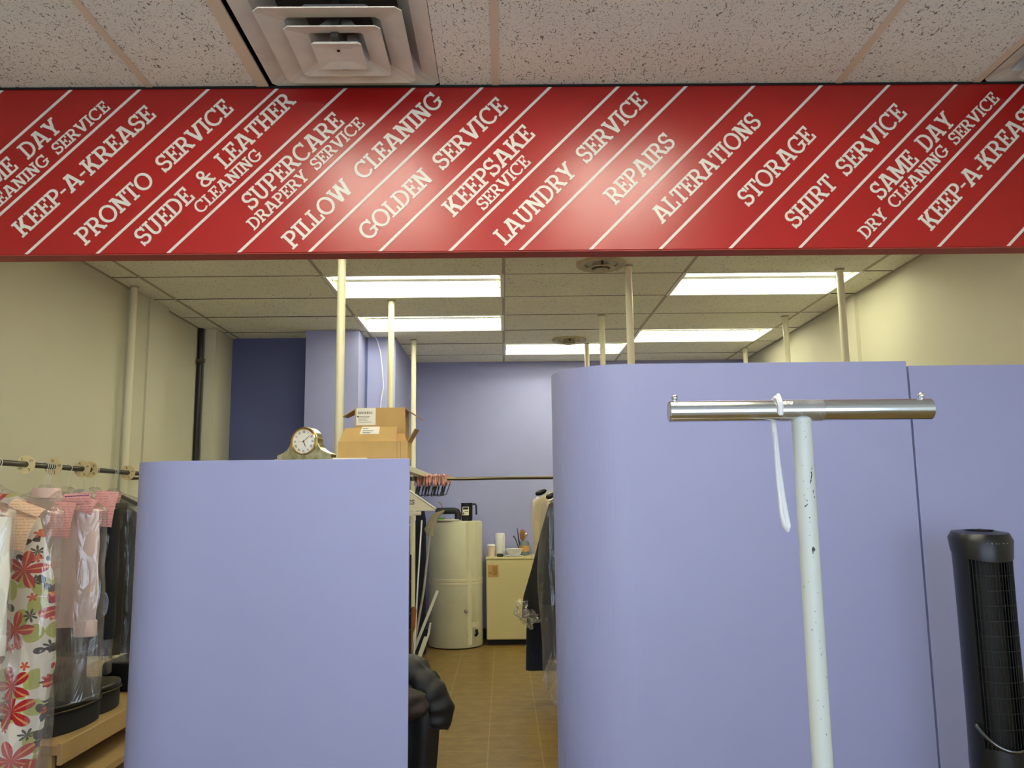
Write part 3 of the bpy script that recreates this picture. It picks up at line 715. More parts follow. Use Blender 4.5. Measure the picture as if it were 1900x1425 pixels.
sc.build('paint_chips', INKB, ts, smooth=False)['kind'] = 'stuff'
# white plastic hook loop hanging over the bar
hk = thing('plastic_hook', 'white plastic strap hook looped over the chrome crossbar', 'hook', (.535, 1.60, zc))
pts = [(-.001, -r-.004, -.010), (0, -r-.005, .006), (0, -r*.72, r*.8+.006), (0, 0, r+.006), (0, r*.72, r*.8+.006), (.001, r+.005, .004), (.0015, r+.005, -.03), (.003, r, -.10), (.007, r-.004, -.17), (.010, r-.008, -.205),
       (.0105, r-.014, -.222), (.006, r-.022, -.230), (.0, r-.024, -.222), (-.003, r-.022, -.20), (-.003, r-.014, -.15), (-.002, r-.004, -.09), (0, r-.0, -.04)]
MB().tube(pts, [.0052]*7+[.0055, .006, .0062, .006, .0055, .005, .004, .0035, .003, .0025], 10, flat=.75).build('strap', WPL, hk)
MB().tube([(-.001, -r-.006, -.012), (0, -r-.007, .012), (0, -r*.6, r+.009)], .0042, 8).build('hook_tip', WPL, hk)

# ------------------------------------------------------------------ tower fan
fn = thing('tower_fan', 'tall black tower fan in front of the right lavender panel', 'fan', (1.612, 2.83, 0))
def ell(a, b, z, n=48, tilt=0): return [Vector((a*math.cos(2*PI*k/n), b*math.sin(2*PI*k/n), z+tilt*(math.sin(2*PI*k/n)))) for k in range(n)]
MB().rings([ell(.150, .150, 0), ell(.150, .150, .012), ell(.13, .13, .028), ell(.06, .06, .04)]).build('base', BLK, fn)
MB().rings([ell(.055, .055, .035), ell(.060, .060, .10), ell(.086, .088, .16), ell(.090, .094, .55), ell(.088, .092, .60)]).build('lower_body', BLK, fn)
# shell: back of the housing, open at the front where the grille sits
n = 48; R = []
for z, s in ((.56, .99), (.70, .97), (.9, .965), (1.05, .97), (1.18, .985), (1.235, 1.0)):
    R.append([Vector((.090*s*math.cos(a), .094*s*math.sin(a), z)) for a in [math.radians(-32+244*k/30) for k in range(31)]])
sh = MB().rings(R, close=False)
R2 = [[Vector((.074*math.cos(a), .078*math.sin(a), z)) for a in [math.radians(-32+244*k/30) for k in range(31)]] for z in (.56, 1.235)]
sh.rings(R2, close=False)
for s0, k in ((0, 0), (0, 30)):
    for j in range(5): sh.add([R[j][k], R[j+1][k], (R[j+1][k].x*.83, R[j+1][k].y*.83, R[j+1][k].z), (R[j][k].x*.83, R[j][k].y*.83, R[j][k].z)], [(0, 1, 2, 3)])
sh.build('housing', BLK, fn)
MB().rings([ell(.052, .052, .60, 32), ell(.052, .052, 1.20, 32)]).build('blower_wheel', BLKM, fn)
g = MB()
for k in range(17):
    a = math.radians(212+116*k/16); ca, sa = math.cos(a), math.sin(a)
    pts = [Vector((.088*ca*s, .092*sa*s, z)) for z, s in ((.60, .98), (.75, .965), (.95, .965), (1.12, .975), (1.225, .995))]
    g.tube(pts, .0019, 6)
for z in [.665+.048*i for i in range(11)]:
    g.tube([Vector((.0855*math.cos(a), .0895*math.sin(a), z)) for a in [math.radians(222+96*k/16) for k in range(17)]], .0016, 6)
g.build('grille', BLK, fn)
MB().rings([ell(.083, .087, 1.215), ell(.087, .092, 1.215, tilt=.012), ell(.092, .099, 1.212, tilt=.024), ell(.097, .104, 1.262, tilt=.010), ell(.086, .092, 1.283, tilt=.006), ell(.05, .055, 1.2885, tilt=.003), ell(.046, .05, 1.285, tilt=.003), ell(.001, .001, 1.286)]).build('top_cap', BLK, fn)
MB().rings([ell(.040, .042, 1.285), ell(.042, .044, 1.291), ell(.034, .036, 1.291), ell(.032, .034, 1.285)], cap0=False, cap1=False).rings([ell(.022, .024, 1.285), ell(.022, .024, 1.292), ell(.001, .001, 1.294)]).build('control_ring', BLKM, fn)
ds = MB()
for k, wd in enumerate((.6, .5, .6, 1.7, 2., 2., 1.7, 1., .7, .6)):
    a = math.radians(232+84*k/9); c = Vector((.0955*math.cos(a), .1025*math.sin(a), 1.262+.010*math.sin(a)-.004)); t = Vector((-math.sin(a), math.cos(a), 0)); nrm = Vector((math.cos(a), math.sin(a), 0))
    w = .0026*wd
    ds.add([c-t*w, c+t*w, c+t*w+Vector((0, 0, .003)), c-t*w+Vector((0, 0, .003)), c-t*w+nrm*.001, c+t*w+nrm*.001, c+t*w+nrm*.001+Vector((0, 0, .003)), c-t*w+nrm*.001+Vector((0, 0, .003))], [(4, 5, 6, 7), (0, 4, 7, 3), (1, 2, 6, 5), (3, 7, 6, 2), (0, 1, 5, 4)])
ds.build('button_mark', WHT, fn, smooth=False)['label'] = 'row of small white control marks'
tr = [Vector((.094*math.cos(a), .098*math.sin(a)-.001, .60+.07*((abs(k-20)/20.)**2))) for k, a in [(k, math.radians(200+140*k/40)) for k in range(41)]]
MB().tube(tr, .0065, 10, flat=.8).build('trim_ring', CHROME if False else mat('glossy_dark_chrome', (120, 122, 126), .12, 1.0), fn)

# ------------------------------------------------------------------ left garment rail
RX, RZ = -2.10, 1.591
lr = thing('garment_rail', 'dark garment rail along the left wall holding bagged clothes', 'rail', (RX, 4.2, RZ))
MB().lathe([(.001, -1.3), (.0125, -1.3), (.0125, 1.44), (.001, 1.44)], 18, ax='y').build('rod', DKROD, lr)
MB().tube([(0, -1.2, 0), (-.25, -1.2, 0), (-.527, -1.2, 0)], .009, 10).lathe([(.001, 0), (.035, 0), (.035, .006), (.001, .006)], 20, (-.530, -1.2, 0), ax='x').build('wall_bracket', DKROD, lr)
MB().tube([(0, 1.44, 0), (-.2, 1.44, 0), (-.441, 1.44, 0)], .009, 10).build('pole_bracket', DKROD, lr)
def size_disc(y, letter, label, rot):
    t = thing('size_disc', label, 'disc', (RX, y, RZ), 'size discs on the left rail')
    MB().rings([[Vector((rr*math.cos(2*PI*k/32), yy, rr*math.sin(2*PI*k/32))) for k in range(32)] for rr, yy in ((.0128, -.0015), (.041, -.0015), (.041, .0015), (.0128, .0015), (.0128, -.0015))], cap0=False, cap1=False).build('plate', DISC, t, sharp=30)
    for q in range(4):
        a = math.radians(45+90*q+rot); ca, sa = math.cos(a), math.sin(a); polys, w = G(letter); mb = MB()
        for p, ly in polys:
            pts = [((u-w/2)*.012, (v-.5)*.012) for u, v in p]
            mb.prism([(.028*sa+u*ca+v*sa, .028*ca-u*sa+v*ca) for u, v in pts], -.0022-.00006*ly, -.0014, lambda u, v, d: Vector((u, d, v)))
        mb.build('letter_mark', INKB, t, smooth=False)
size_disc(3.665, 'C', 'cream size disc nearest the picture edge on the left rail', 10)
size_disc(3.890, 'D', 'cream size disc beside the cluster of white hanger hooks', 35)
size_disc(4.155, 'T', 'cream size disc just left of another, above the dark clothes', 20)
size_disc(4.235, 'G', 'cream size disc overlapping the one to its left on the rail', 0)
size_disc(4.660, 'L', 'cream size disc next to the short partition on the left rail', 30)

def hook_path(z0, r=.016): # from the neck of the hanger up and over the rail
    return [(0, 0, z0), (0, 0, -.055), (.010, 0, -.035)]+[(r*math.cos(a), 0, r*math.sin(a)) for a in [math.radians(-40+k*25) for k in range(10)]]
def ring_at(z, hw, th, n=44, ph=0., fold=.0, e=.8, cx=0., cy=0.):
    out = []
    for k in range(n):
        a = 2*PI*k/n; c, s = math.cos(a), math.sin(a)
        x = hw*math.copysign(abs(c)**e, c); y = th*math.copysign(abs(s)**e, s)
        y += fold*math.sin(x*42+ph+z*1.5)*(1 if abs(c) < .97 else .3)
        out.append(Vector((cx+x, cy+y, z)))
    return out
def drape(levels, ph=0., e=.8, noise_amp=0., cap1=True):
    """levels: (z, half width, half thickness, fold, cx)"""
    R = []
    L = []
    for i in range(len(levels)-1):
        a, b = levels[i], levels[i+1]; n = max(2, int(abs(a[0]-b[0])/.03))
        for j in range(n): L.append([a[q]+(b[q]-a[q])*j/n for q in range(5)])
    L.append(list(levels[-1]))
    for z, hw, th_, fo, cx in L:
        r_ = ring_at(z, hw, th_, ph=ph, fold=fo, e=e, cx=cx)
        if noise_amp:
            r_ = [p+noise.noise_vector(Vector((p.x*9+ph, p.y*9, p.z*5)))*noise_amp for p in r_]
        R.append(r_)
    return MB().rings(R, cap1=cap1)
def ticket(parent, x, z, w, h, m, y=-.06, rz=0., rx=-8, stamp=False, curl=.01):
    M = Matrix.Translation((x, y, z)) @ Matrix.Rotation(math.radians(rz), 4, 'Y') @ Matrix.Rotation(math.radians(rx), 4, 'X')
    vs = []; n = 6
    for s in (0, .0008):
        for j in range(n+1):
            v = -h*j/n
            for u in (-w/2, w/2): vs.append(M @ Vector((u, -s-curl*math.sin(PI*j/n), v)))
    fs = []
    for s in (0, 1):
        o = s*(n+1)*2
        for j in range(n): fs.append((o+2*j, o+2*j+1, o+2*j+3, o+2*j+2))
    t = MB().add(vs, fs).build('paper_ticket', m, parent)
    if stamp:
        mb = MB(); xx = -w*.42
        while xx < w*.40:
            q = random.choice((.004, .006, .008)); mb.box(xx, xx+q, -.004-curl*.5, -.003-curl*.5, -.026, -.012, M); xx += q+.002
        mb.build('stamp', PURP, t, smooth=False)
    return t
def garment(name, label, cat, y, group, x=RX, z=RZ, body=None, bm=None, part='body', sleeves=(), cuffs=False, bag=None, bagm=None, ph=0., tickets=(), rot=0., hooks=1, collar=None, wire=WIRE):
    t = thing(name, label, cat, (x, y, z), group); t.rotation_euler = (0, 0, math.radians(rot))
    for q in range(hooks):
        dy = .017*(q-(hooks-1)/2)
        h = MB().tube([(a, b+dy, c) for a, b, c in hook_path(-.135)], .0017, 6)
        h.tube([(-.11, dy*.4, -.165), (-.03, dy*.7, -.125), (0, dy, -.11), (.03, dy*.7, -.125), (.11, dy*.4, -.165)], .0022, 6)
        h.build('hanger', wire, t)
    if body:
        bo = drape(body, ph=ph).build(part, bm, t, sharp=60)
    for sx, z0, z1, r0, r1, out in sleeves:
        R = []; n = 14
        for i in range(n+1):
            q = i/n; zz = z0+(z1-z0)*q; rr = r0+(r1-r0)*q
            cx = sx+math.copysign(out*math.sin(q*PI*.5), sx)
            R.append([Vector((cx+rr*1.0*math.cos(2*PI*k/20), rr*.62*math.sin(2*PI*k/20)+.006*math.sin(q*14+ph+k*.6)-.012, zz)) for k in range(20)])
        s_ = MB().rings(R).build('sleeve', bm, t, sharp=60)
        if cuffs:
            cx = sx+math.copysign(out, sx)
            MB().rings([[Vector((cx+r1*ss*math.cos(2*PI*k/20), r1*.64*ss*math.sin(2*PI*k/20)-.012, zz)) for k in range(20)] for zz, ss in ((z1+.012, 1.0), (z1+.008, 1.12), (z1-.055, 1.16), (z1-.06, 1.1))]).build('cuff', bm, s_, sharp=60)
    if collar:
        MB().rings([[Vector((rr*math.cos(2*PI*k/20), rr*.7*math.sin(2*PI*k/20), zz)) for k in range(20)] for rr, zz in ((.055, -.135), (.060, -.10), (.068, -.125), (.072, -.145))], cap0=False, cap1=False).build('collar', collar, t)
    if bag:
        drape(bag, ph=ph+1, e=.9, noise_amp=.012, cap1=False).build('plastic_cover', bagm or BAG, t, sharp=80)
    for tk in tickets: ticket(t, *tk[0], **tk[1])
    return t
GL = 'bagged clothes on the left rail'
SH = lambda hw, zend, th=.05, fold=.008, ztop=-.125, flare=1.0: [(ztop, .05, .03, 0, 0), (ztop-.02, .09, .035, 0, 0), (ztop-.06, hw*.86, th*.8, .002, 0), (ztop-.09, hw*.97, th, fold*.5, 0), (ztop-.22, hw, th, fold, 0), (zend, hw*flare, th, fold*1.4, 0)]
BG = lambda hw, zend, th=.07: [(-.085, .02, .012, 0, 0), (-.11, .05, .03, 0, 0), (-.165, hw*.8, th*.7, .004, 0), (-.20, hw, th, .006, 0), (-.6, hw*1.02, th, .008, 0), (zend, hw*1.04, th*1.05, .012, 0)]
garment('shirt', 'white bagged shirt cut off by the left picture edge', 'shirt', 3.14, GL, body=SH(.20, -.70), bm=WSH, sleeves=((.215, -.22, -.66, .05, .04, .02), (-.215, -.22, -.66, .05, .04, .02)), cuffs=True,
        bag=BG(.275, -.95), ph=.4, collar=WSH, tickets=[((.16, -.155, .09, .075, TKP), dict(y=-.10, rz=18, stamp=True))])
garment('dress', 'bagged floral dress with big red flowers on the left rail', 'dress', 3.46, GL, hooks=2, body=[(-.13, .05, .03, 0, .02), (-.15, .08, .035, 0, .03), (-.19, .115, .04, .002, .06), (-.34, .135, .045, .006, .085), (-.48, .16, .045, .008, .10), (-.8, .175, .05, .012, .11), (-1.05, .18, .055, .016, .07), (-1.47, .20, .06, .02, -.01)], bm=FLOR,
        bag=[(a, b, c, d, e+(.05 if a < -.12 else 0)) for a, b, c, d, e in BG(.235, -1.50)], ph=2.1, tickets=[((.195, -.205, .125, .150, TKO), dict(y=-.12, rz=12, rx=-14, curl=.02)), ((.215, -.175, .13, .05, TKO), dict(y=-.11, rz=20, rx=-50))])
garment('shirt', 'pale pink bagged shirt beside the floral dress, pink tickets at its neck', 'shirt', 3.845, GL, hooks=4, body=SH(.19, -.72), bm=PINKSH, sleeves=((.195, -.20, -.70, .055, .045, .025), (-.205, -.20, -.69, .055, .045, .02)), cuffs=True,
        bag=BG(.285, -1.03), ph=3.3, collar=PINKSH, tickets=[((.14, -.165, .105, .155, TKP), dict(y=-.10, rz=5)), ((.175, -.125, .125, .055, TKP), dict(y=-.06, rz=-3, stamp=True)), ((.235, -.15, .06, .07, TKP), dict(y=-.05, rz=20))])
garment('suit_jacket', 'black bagged jacket with a big pink ticket right after the pale pink shirt', 'jacket', 4.03, GL, body=SH(.20, -.85, fold=.004), bm=BLKCL, sleeves=((.21, -.2, -.8, .055, .045, .01),), bag=BG(.245, -.96), bagm=BAGD, ph=.9, tickets=[((.235, -.115, .105, .165, TKP), dict(y=-.085, rz=6))])
garment('trousers', 'dark olive bagged trousers behind the black jacket', 'trousers', 4.30, GL, body=[(-.17, .17, .02, 0, .0), (-.30, .18, .035, .004, 0), (-.92, .17, .04, .006, 0)], bm=OLIVE,
        bag=BG(.24, -.95), bagm=BAGD, ph=1.7, hooks=1)
garment('shirt', 'white garment with dark print peeking above the black jacket', 'shirt', 4.165, GL, body=[(-.10, .03, .02, 0, .0), (-.13, .07, .03, 0, 0), (-.20, .12, .035, 0, 0), (-.30, .13, .035, .004, 0)], bm=mat('white_print_cloth', (216, 212, 200), .8, var=.75, vscale=14), ph=.2, bag=None)
garment('coat', 'charcoal bagged coat with a reddish ticket next to the short partition', 'coat', 4.50, GL, hooks=3, body=SH(.20, -.94, fold=.005), bm=CHARC, sleeves=((.205, -.2, -.85, .055, .045, .01),), bag=BG(.245, -.97), bagm=BAGD, ph=2.6, tickets=[((.055, -.125, .06, .15, TKP), dict(y=-.09, rz=2))])
# low shelf under the rail, and the cases on it
sf = thing('storage_shelf', 'low tan shelf unit under the left garment rail', 'shelf', (-2.2, 4.6, 0))
bevel(MB().box(XL+.005, -1.86, 3.62, 5.6, .385, .425).build('top_board', SHELFW, sf, world=True, smooth=False), .003)
bevel(MB().box(-1.862, -1.842, 3.62, 5.6, .345, .432).build('front_edge', SHELFW, sf, world=True, smooth=False), .003)
MB().box(XL+.005, -1.80, 3.60, 5.6, .215, .245).build('lower_board', SHELFW, sf, world=True, smooth=False)
MB().box(XL+.005, -1.83, 3.62, 5.6, .0, .02).build('bottom_board', SHELFW, sf, world=True, smooth=False)
for y in (3.62, 4.55, 5.57): MB().box(XL+.005, -1.88, y, y+.03, .0, .385).build('upright', SHELFW, sf, world=True, smooth=False)
cs = thing('vanity_case', 'black zipped case with curved front on the low tan shelf', 'case', (-2.08, 4.08, .4255)); cs.rotation_euler = (0, 0, math.radians(0))
pl = arc(.10, -.12, .09, .24, -90, 20, 10)+arc(.09, .14, .08, .16, -40, 88, 10)+[(-.12, .30), (-.12, -.36)]
bevel(MB().prism(pl, 0, .098, lambda u, v, d: Vector((u, v, d))).build('body', BLKCL, cs, sharp=40), .008, 3)
bevel(MB().prism([(u*1.02, v*1.01) for u, v in pl], .098, .128, lambda u, v, d: Vector((u, v, d))).build('lid', BLK, cs, sharp=40), .01, 3)
MB().tube([(u*1.025+.001, v*1.015, .097) for u, v in pl], .004, 6, closed=True).build('zip', STEEL, cs)
MB().box(.150, .162, -.004, .012, .02, .10).build('zip_pull', BRASS, cs)
MB().box(.17, .178, -.17, -.12, .06, .072).build('badge', STEEL, cs)
tag(bevel(MB().box(-2.60, -2.28, 3.95, 4.7, .426, .60).build('storage_box', MAROON, smooth=False), .01), 'dark maroon box behind the black zipped case on the shelf', 'box')
tag(bevel(MB().box(-2.16, -1.97, 4.60, 5.1, .426, .58).build('suitcase', BLKM, smooth=False), .02, 3), 'black case behind the zipped case beside the short partition', 'case')

# ------------------------------------------------------------------ rear of the shop
# water heater
wh = thing('water_heater', 'white cylindrical water heater with taped jacket at the back wall', 'water heater', (-.495, 8.52, 0))
MB().lathe([(.001, .012), (.268, .012), (.272, .02), (.272, 1.205), (.268, 1.215), (.255, 1.222), (.001, 1.225)], 56).build('jacket', HEAT, wh)
MB().lathe([(.001, 0), (.255, 0), (.255, .014), (.001, .014)], 40).build('foot', BLKM, wh)
MB().lathe([(.2725, .605), (.275, .607), (.275, .628), (.2728, .630)], 56).build('band', HEATT, wh)
MB().lathe([(.2725, .638), (.275, .640), (.275, .664), (.2728, .666)], 56).build('band', HEATT, wh)
def strip(a0, a1, z0, z1, r=.2745, wob=.0):
    mb = MB(); n = 8; m_ = 14
    for j in range(m_+1): pass
    R = []
    for j in range(m_+1):
        z = z0+(z1-z0)*j/m_; o = wob*math.sin(j*1.9)
        R.append([Vector(((r+.001*(i % 2))*math.cos(math.radians(a0+(a1-a0)*i/n)+o), (r+.001*(i % 2))*math.sin(math.radians(a0+(a1-a0)*i/n)+o), z)) for i in range(n+1)])
    return mb.rings(R, close=False)
strip(-62, -52, .04, 1.22, wob=.02).build('tape_strip', HEATT, wh)
strip(-40, -36, .06, 1.22, wob=.012).build('tape_strip', HEATT, wh)
strip(-60, -30, .20, .25).build('tape_strip', HEATT, wh)
MB().ball((.115, -.252, .36), .02).build('drain_valve', GREYP, wh)
MB().tube([(.205, -.185, .12), (.222, -.20, .14), (.215, -.2, .18)], .014, 8).build('burner_knob', BLKM, wh)
# things on the heater
pt = thing('flue_pipe', 'black elbow pipe lying on top of the water heater', 'pipe', (-.58, 8.42, 1.225))
MB().tube([(-.11, 0, .10), (.08, 0, .10), (.105, 0, .095), (.115, 0, .07), (.115, 0, .01)], .032, 16).build('tube', BLKM, pt)
MB().tube([(-.04, .02, .14), (-.06, .02, .18), (-.085, .02, .19)], .008, 8).build('spout', GREYP, pt)
jg = thing('plastic_jug', 'black jug with white label and side handle on the water heater', 'jug', (-.375, 8.45, 1.225))
def rbox(hx, hy, z, k=.012): return [Vector((sx*(hx-(k if q else 0)), sy*(hy-(0 if q else k)), z)) for sx, sy, q in ((-1, -1, 1), (1, -1, 1), (1, -1, 0), (1, 1, 0), (1, 1, 1), (-1, 1, 1), (-1, 1, 0), (-1, -1, 0))]
MB().rings([rbox(.050, .05, 0), rbox(.054, .05, .02), rbox(.057, .055, .175), rbox(.057, .055, .178)]).build('body', BLK, jg, sharp=50)
MB().tube([(.05, 0, .165), (.085, 0, .165), (.094, 0, .15), (.096, 0, .06)], .0095, 10).build('handle', BLK, jg)
lb = MB().box(-.042, .022, -.0575, -.054, .055, .14).build('label', PAPER, jg, smooth=False)
MB().box(-.036, .016, -.0585, -.0575, .112, .134).box(-.036, -.026, -.0585, -.0575, .062, .082).box(-.02, .016, -.0585, -.0575, .088, .093).build('print', INKB, lb, smooth=False)
tr_ = thing('tape_roll', 'flat white roll with green rim on the water heater', 'roll', (-.60, 8.36, 1.225))
MB().lathe([(.045, 0), (.11, 0), (.115, .012), (.10, .018), (.045, .016), (.045, 0)], 32, (.04, 0, 0)).build('disc', WHT, tr_)
MB().box(-.11, .0, -.04, .06, 0, .035).build('green_rim', GRN, tr_)
# mini fridge
fg = thing('mini_fridge', 'almond coloured mini fridge beside the water heater', 'fridge', (.02, 8.66, 0))
bevel(MB().box(-.205, .30, -.13, .23, .05, .835).build('body', FRI, fg, smooth=False), .008)
bevel(MB().box(-.205, .30, -.195, -.135, .055, .835).build('door', FRI, fg, smooth=False), .012, 3)
bevel(MB().box(-.21, .305, -.20, .235, .835, .858).build('top', FRI, fg, smooth=False), .006)
MB().box(-.19, .29, -.14, .2, 0, .055).build('plinth', BLKM, fg, smooth=False)
bd = MB().box(-.188, -.082, -.1995, -.195, .665, .785).build('badge_plate', BADGE, fg, smooth=False)
MB().box(-.140, -.094, -.202, -.1995, .685, .770).build('badge_inset', CARDD, bd, smooth=False)
MB().box(-.180, -.148, -.202, -.1995, .70, .705).box(-.178, -.174, -.202, -.1995, .70, .715).box(-.160, -.156, -.202, -.1995, .70, .715).build('badge_mark', INK, bd, smooth=False)
def lab(o, l, c, g=None): return tag(o, l, c, g)
FZ = .858
cu = thing('paper_cup', 'short pale cup on the fridge next to the paper roll', 'cup', (-.135, 8.62, FZ))
MB().lathe([(.001, 0), (.034, 0), (.042, .10), (.038, .10), (.030, .006), (.001, .006)], 24).build('body', mat('pale_pink_cup', (226, 206, 190), .6), cu)
MB().lathe([(.001, .102), (.043, .102), (.044, .110), (.036, .122), (.001, .122)], 24).build('lid', WPL, cu)
pr = thing('paper_towel_roll', 'upright white paper towel roll on the fridge', 'paper roll', (-.045, 8.68, FZ))
MB().lathe([(.016, 0), (.048, 0), (.05, .005), (.05, .225), (.046, .232), (.016, .232), (.016, 0)], 28).build('roll', WPL, pr)
sheet(MB(), [(.02, -.05, .05), (.048, -.052, .05), (.052, -.05, .20), (.03, -.05, .21)], (0, -1, 0), .001).build('loose_sheet', WPL, pr, smooth=False)
lab(MB().lathe([(.001, 0), (.03, 0), (.036, .014), (.03, .03), (.001, .034)], 18, (-.045, 8.55, FZ)).build('rubber_stopper', BLK), 'small black lump on the fridge before the paper roll', 'stopper')
bo = thing('bowl', 'wide white bowl on the fridge', 'bowl', (.10, 8.57, FZ))
MB().lathe([(.001, .012), (.05, .012), (.062, .018), (.09, .078), (.086, .078), (.056, .024), (.001, .022)], 32).build('dish', WPL, bo)
MB().lathe([(.001, 0), (.075, 0), (.088, .006), (.088, .010), (.06, .012), (.001, .012)], 32).build('saucer', WPL, bo)
jr = thing('utensil_jar', 'glass jar on the fridge behind the bowl', 'jar', (.205, 8.74, FZ))
MB().lathe([(.001, 0), (.045, 0), (.052, .01), (.052, .12), (.045, .14), (.042, .14), (.048, .118), (.048, .014), (.001, .012)], 28).build('body', mat('blue_grey_glass', (120, 132, 140), .1, spec=.8), jr)
MB().lathe([(.0525, .04), (.0535, .04), (.0535, .10), (.0525, .10)], 28).build('label', BADGE, jr)
lab(MB().rings([ring_at(FZ+.014+z, a, b, 16, cx=.19, cy=8.73) for z, a, b in ((0, .006, .006), (.13, .006, .005), (.15, .022, .006), (.20, .030, .007), (.245, .022, .006), (.25, .01, .004))]).build('wooden_spoon', WOODB), 'brown wooden spoon standing in the glass jar', 'spoon')
lab(MB().tube([(.175, 8.73, FZ+.015), (.150, 8.72, FZ+.16), (.135, 8.72, FZ+.28)], [.006, .007, .003], 8).build('knife', BLK), 'black handled knife standing in the glass jar', 'knife')
lab(MB().tube([(.170, 8.74, FZ+.015), (.115, 8.70, FZ+.17), (.095, 8.70, FZ+.20)], [.004, .005, .007], 8).build('fork', BLK), 'small dark utensil tilting left from the jar', 'utensil')
lab(MB().tube([(.22, 8.74, FZ+.015), (.225, 8.74, FZ+.20)], .005, 8).ball((.226, 8.74, FZ+.215), .022).build('ladle', CHROME), 'shiny steel ladle standing in the glass jar', 'ladle')
# cross rail and pinch hangers
cr = thing('cross_rail', 'steel hanging rail running across the rear aisle between poles', 'rail', (0, 7.74, 1.628))
MB().tube([(-.83, -.09, .004), (-.4, -.04, -.004), (.1, 0, 0), (.82, .10, .0)], .0155, 14).build('rod', STEEL, cr)
for x, y in ((-.83, -.12), (.818, .13)): MB().lathe([(.0236, -.02), (.030, -.018), (.030, .018), (.0236, .02)], 18, (x, y, .0)).build('pole_clamp', STEEL, cr)
PH = None
for k in range(14):
    if PH is None:
        PH = thing('clip_hanger', 'pink and black clip hanger packed in a row on the cross rail', 'hanger', group='clip hangers on the cross rail')
        MB().tube([(0, 0, -.05)]+[(.0, .02*math.sin(a), .0-.02*math.cos(a)*-1) for a in [math.radians(-150+k2*30) for k2 in range(9)]], .003, 6).build('hook', BWIRE, PH)
        ck_ = MB()
        ck_.rings([[Vector((.006*c, .055*s, z)) for c, s in ((-1, -1), (1, -1), (1, 1), (-1, 1))] for z in (-.045, .018)])
        ck_.tube([(.0, -.052, -.04), (.004, -.058, -.06), (-.003, -.05, -.075)], .007, 6).tube([(.0, .052, -.04), (.004, .05, -.07)], .007, 6).ball((0, -.055, .02), .013, 8)
        ck_.build('card', PINK, PH, sharp=30)
        MB().tube([(0, -.05, -.05), (-.012, -.055, -.10), (-.022, -.05, -.15), (-.03, -.03, -.165), (-.022, .02, -.155), (-.005, .05, -.06)], .0045, 8).build('clip', BWIRE, PH)
        o = PH
    else: o = copy_tree(PH)
    x = -.793+.0208*k
    o.location = (x, 7.74-.09+.05*(x+.83)/.43, 1.655-.02+.004*math.sin(k*2.1)); o.rotation_euler = (0, 0, math.radians(-28+14*math.sin(k*1.7)))
lab(bevel(MB().box(-.792, -.722, 5.6, 8.85, 1.646, 1.692).build('shelf_board', POLE, smooth=False), .002), 'cream board running back along the left poles above the clip hangers', 'board')
# covered hanger with the end of a printed word
ch = thing('covered_hanger', 'white paper-covered hanger with black letters behind the short partition', 'hanger', (-.665, 5.45, 1.60))
MB().tube(hook_path(-.10), .002, 6).build('hook', WIRE, ch)
tri = [(-.215, -.245), (.215, -.245), (.222, -.232), (.02, -.092), (-.02, -.092), (-.222, -.232)]
pc = MB().prism(tri, -.006, .006, lambda u, v, d: Vector((u, d, v))).build('paper_cover', PAPER, ch, smooth=False)
MB().tube([(-.222, -.007, -.236), (-.02, -.007, -.094), (.02, -.007, -.094), (.222, -.007, -.236)], .006, 8).build('wire_edge', WIRE, ch)
lt = MB()
cxx = .040
for c in 'ES':
    polys, w = G(c)
    for p, ly in polys: lt.prism([(cxx+u*.030, -.205+v*.030) for u, v in p], -.0075-.0001*ly, -.0058, lambda u, v, d: Vector((u, d, v)))
    cxx += (w+.1)*.030
lt.build('lettering', INKB, pc, smooth=False)
MB().lathe([(.001, -.2), (.013, -.2), (.013, .125), (.001, .125)], 16, (0, -.012, -.262), ax='x').build('card_tube', PAPER, ch)
MB().tube([(.055+.028*math.cos(a), -.02, -.305+.032*math.sin(a)) for a in [2*PI*k/20 for k in range(20)]], .0035, 6, closed=True).build('ring', WPL, ch)
hr = thing('short_rail', 'short steel arm carrying the paper-covered hanger, hidden behind partition', 'rail', (-.665, 5.0, 1.60))
MB().lathe([(.001, -.47), (.011, -.47), (.011, .475), (.001, .475)], 14, ax='y').build('rod', STEEL, hr)
MB().tube([(0, -.44, 0), (-.1, -.44, 0), (-.218, -.44, 0)], .010, 10).build('arm', STEEL, hr)
# broom corner left of heater
mp = thing('rag_mop', 'grey pole leaning beside the heater with beige rag on its head', 'mop', (-.80, 7.55, 0))
MB().tube([(-.03, -.02, 0), (.06, .2, .62), (.115, .34, 1.235)], .011, 10).build('handle', GREYP, mp)
rg = [[Vector((.135+w*math.cos(2*PI*k/16)+dx, .34+w*.5*math.sin(2*PI*k/16), z)) for k in range(16)] for z, w, dx in ((1.335, .012, .10), (1.31, .05, .05), (1.27, .042, .01), (1.22, .038, -.02), (1.16, .04, -.04), (1.10, .03, -.03))]
MB().rings([[p+noise.noise_vector(p*14)*.012 for p in r_] for r_ in rg]).build('rag', BEIGE, mp)
lab(MB().tube([(-.80, 7.45, 0), (-.775, 7.55, .7), (-.755, 7.68, 1.25)], .007, 8).build('thin_pole', WPL), 'thin white pole standing nearest the short partition in the rear corner', 'pole')
lab(MB().box(-.013, .013, -.006, .006, 0, .62, Matrix.Translation((-.86, 7.9, .02)) @ Matrix.Rotation(math.radians(22), 4, 'Y')).build('wooden_batten', FIXW, smooth=False), 'white batten leaning in the corner against the water heater', 'slat')
lab(MB().prism([(-.81, .0), (-.74, .20), (-.715, .20), (-.69, .32), (-.675, .32), (-.69, .22), (-.77, .0)], 7.78, 7.80, lambda u, v, d: Vector((u, d, v))).build('white_offcut', FIXW, smooth=False), 'jagged white board scrap at the foot of the water heater', 'board')
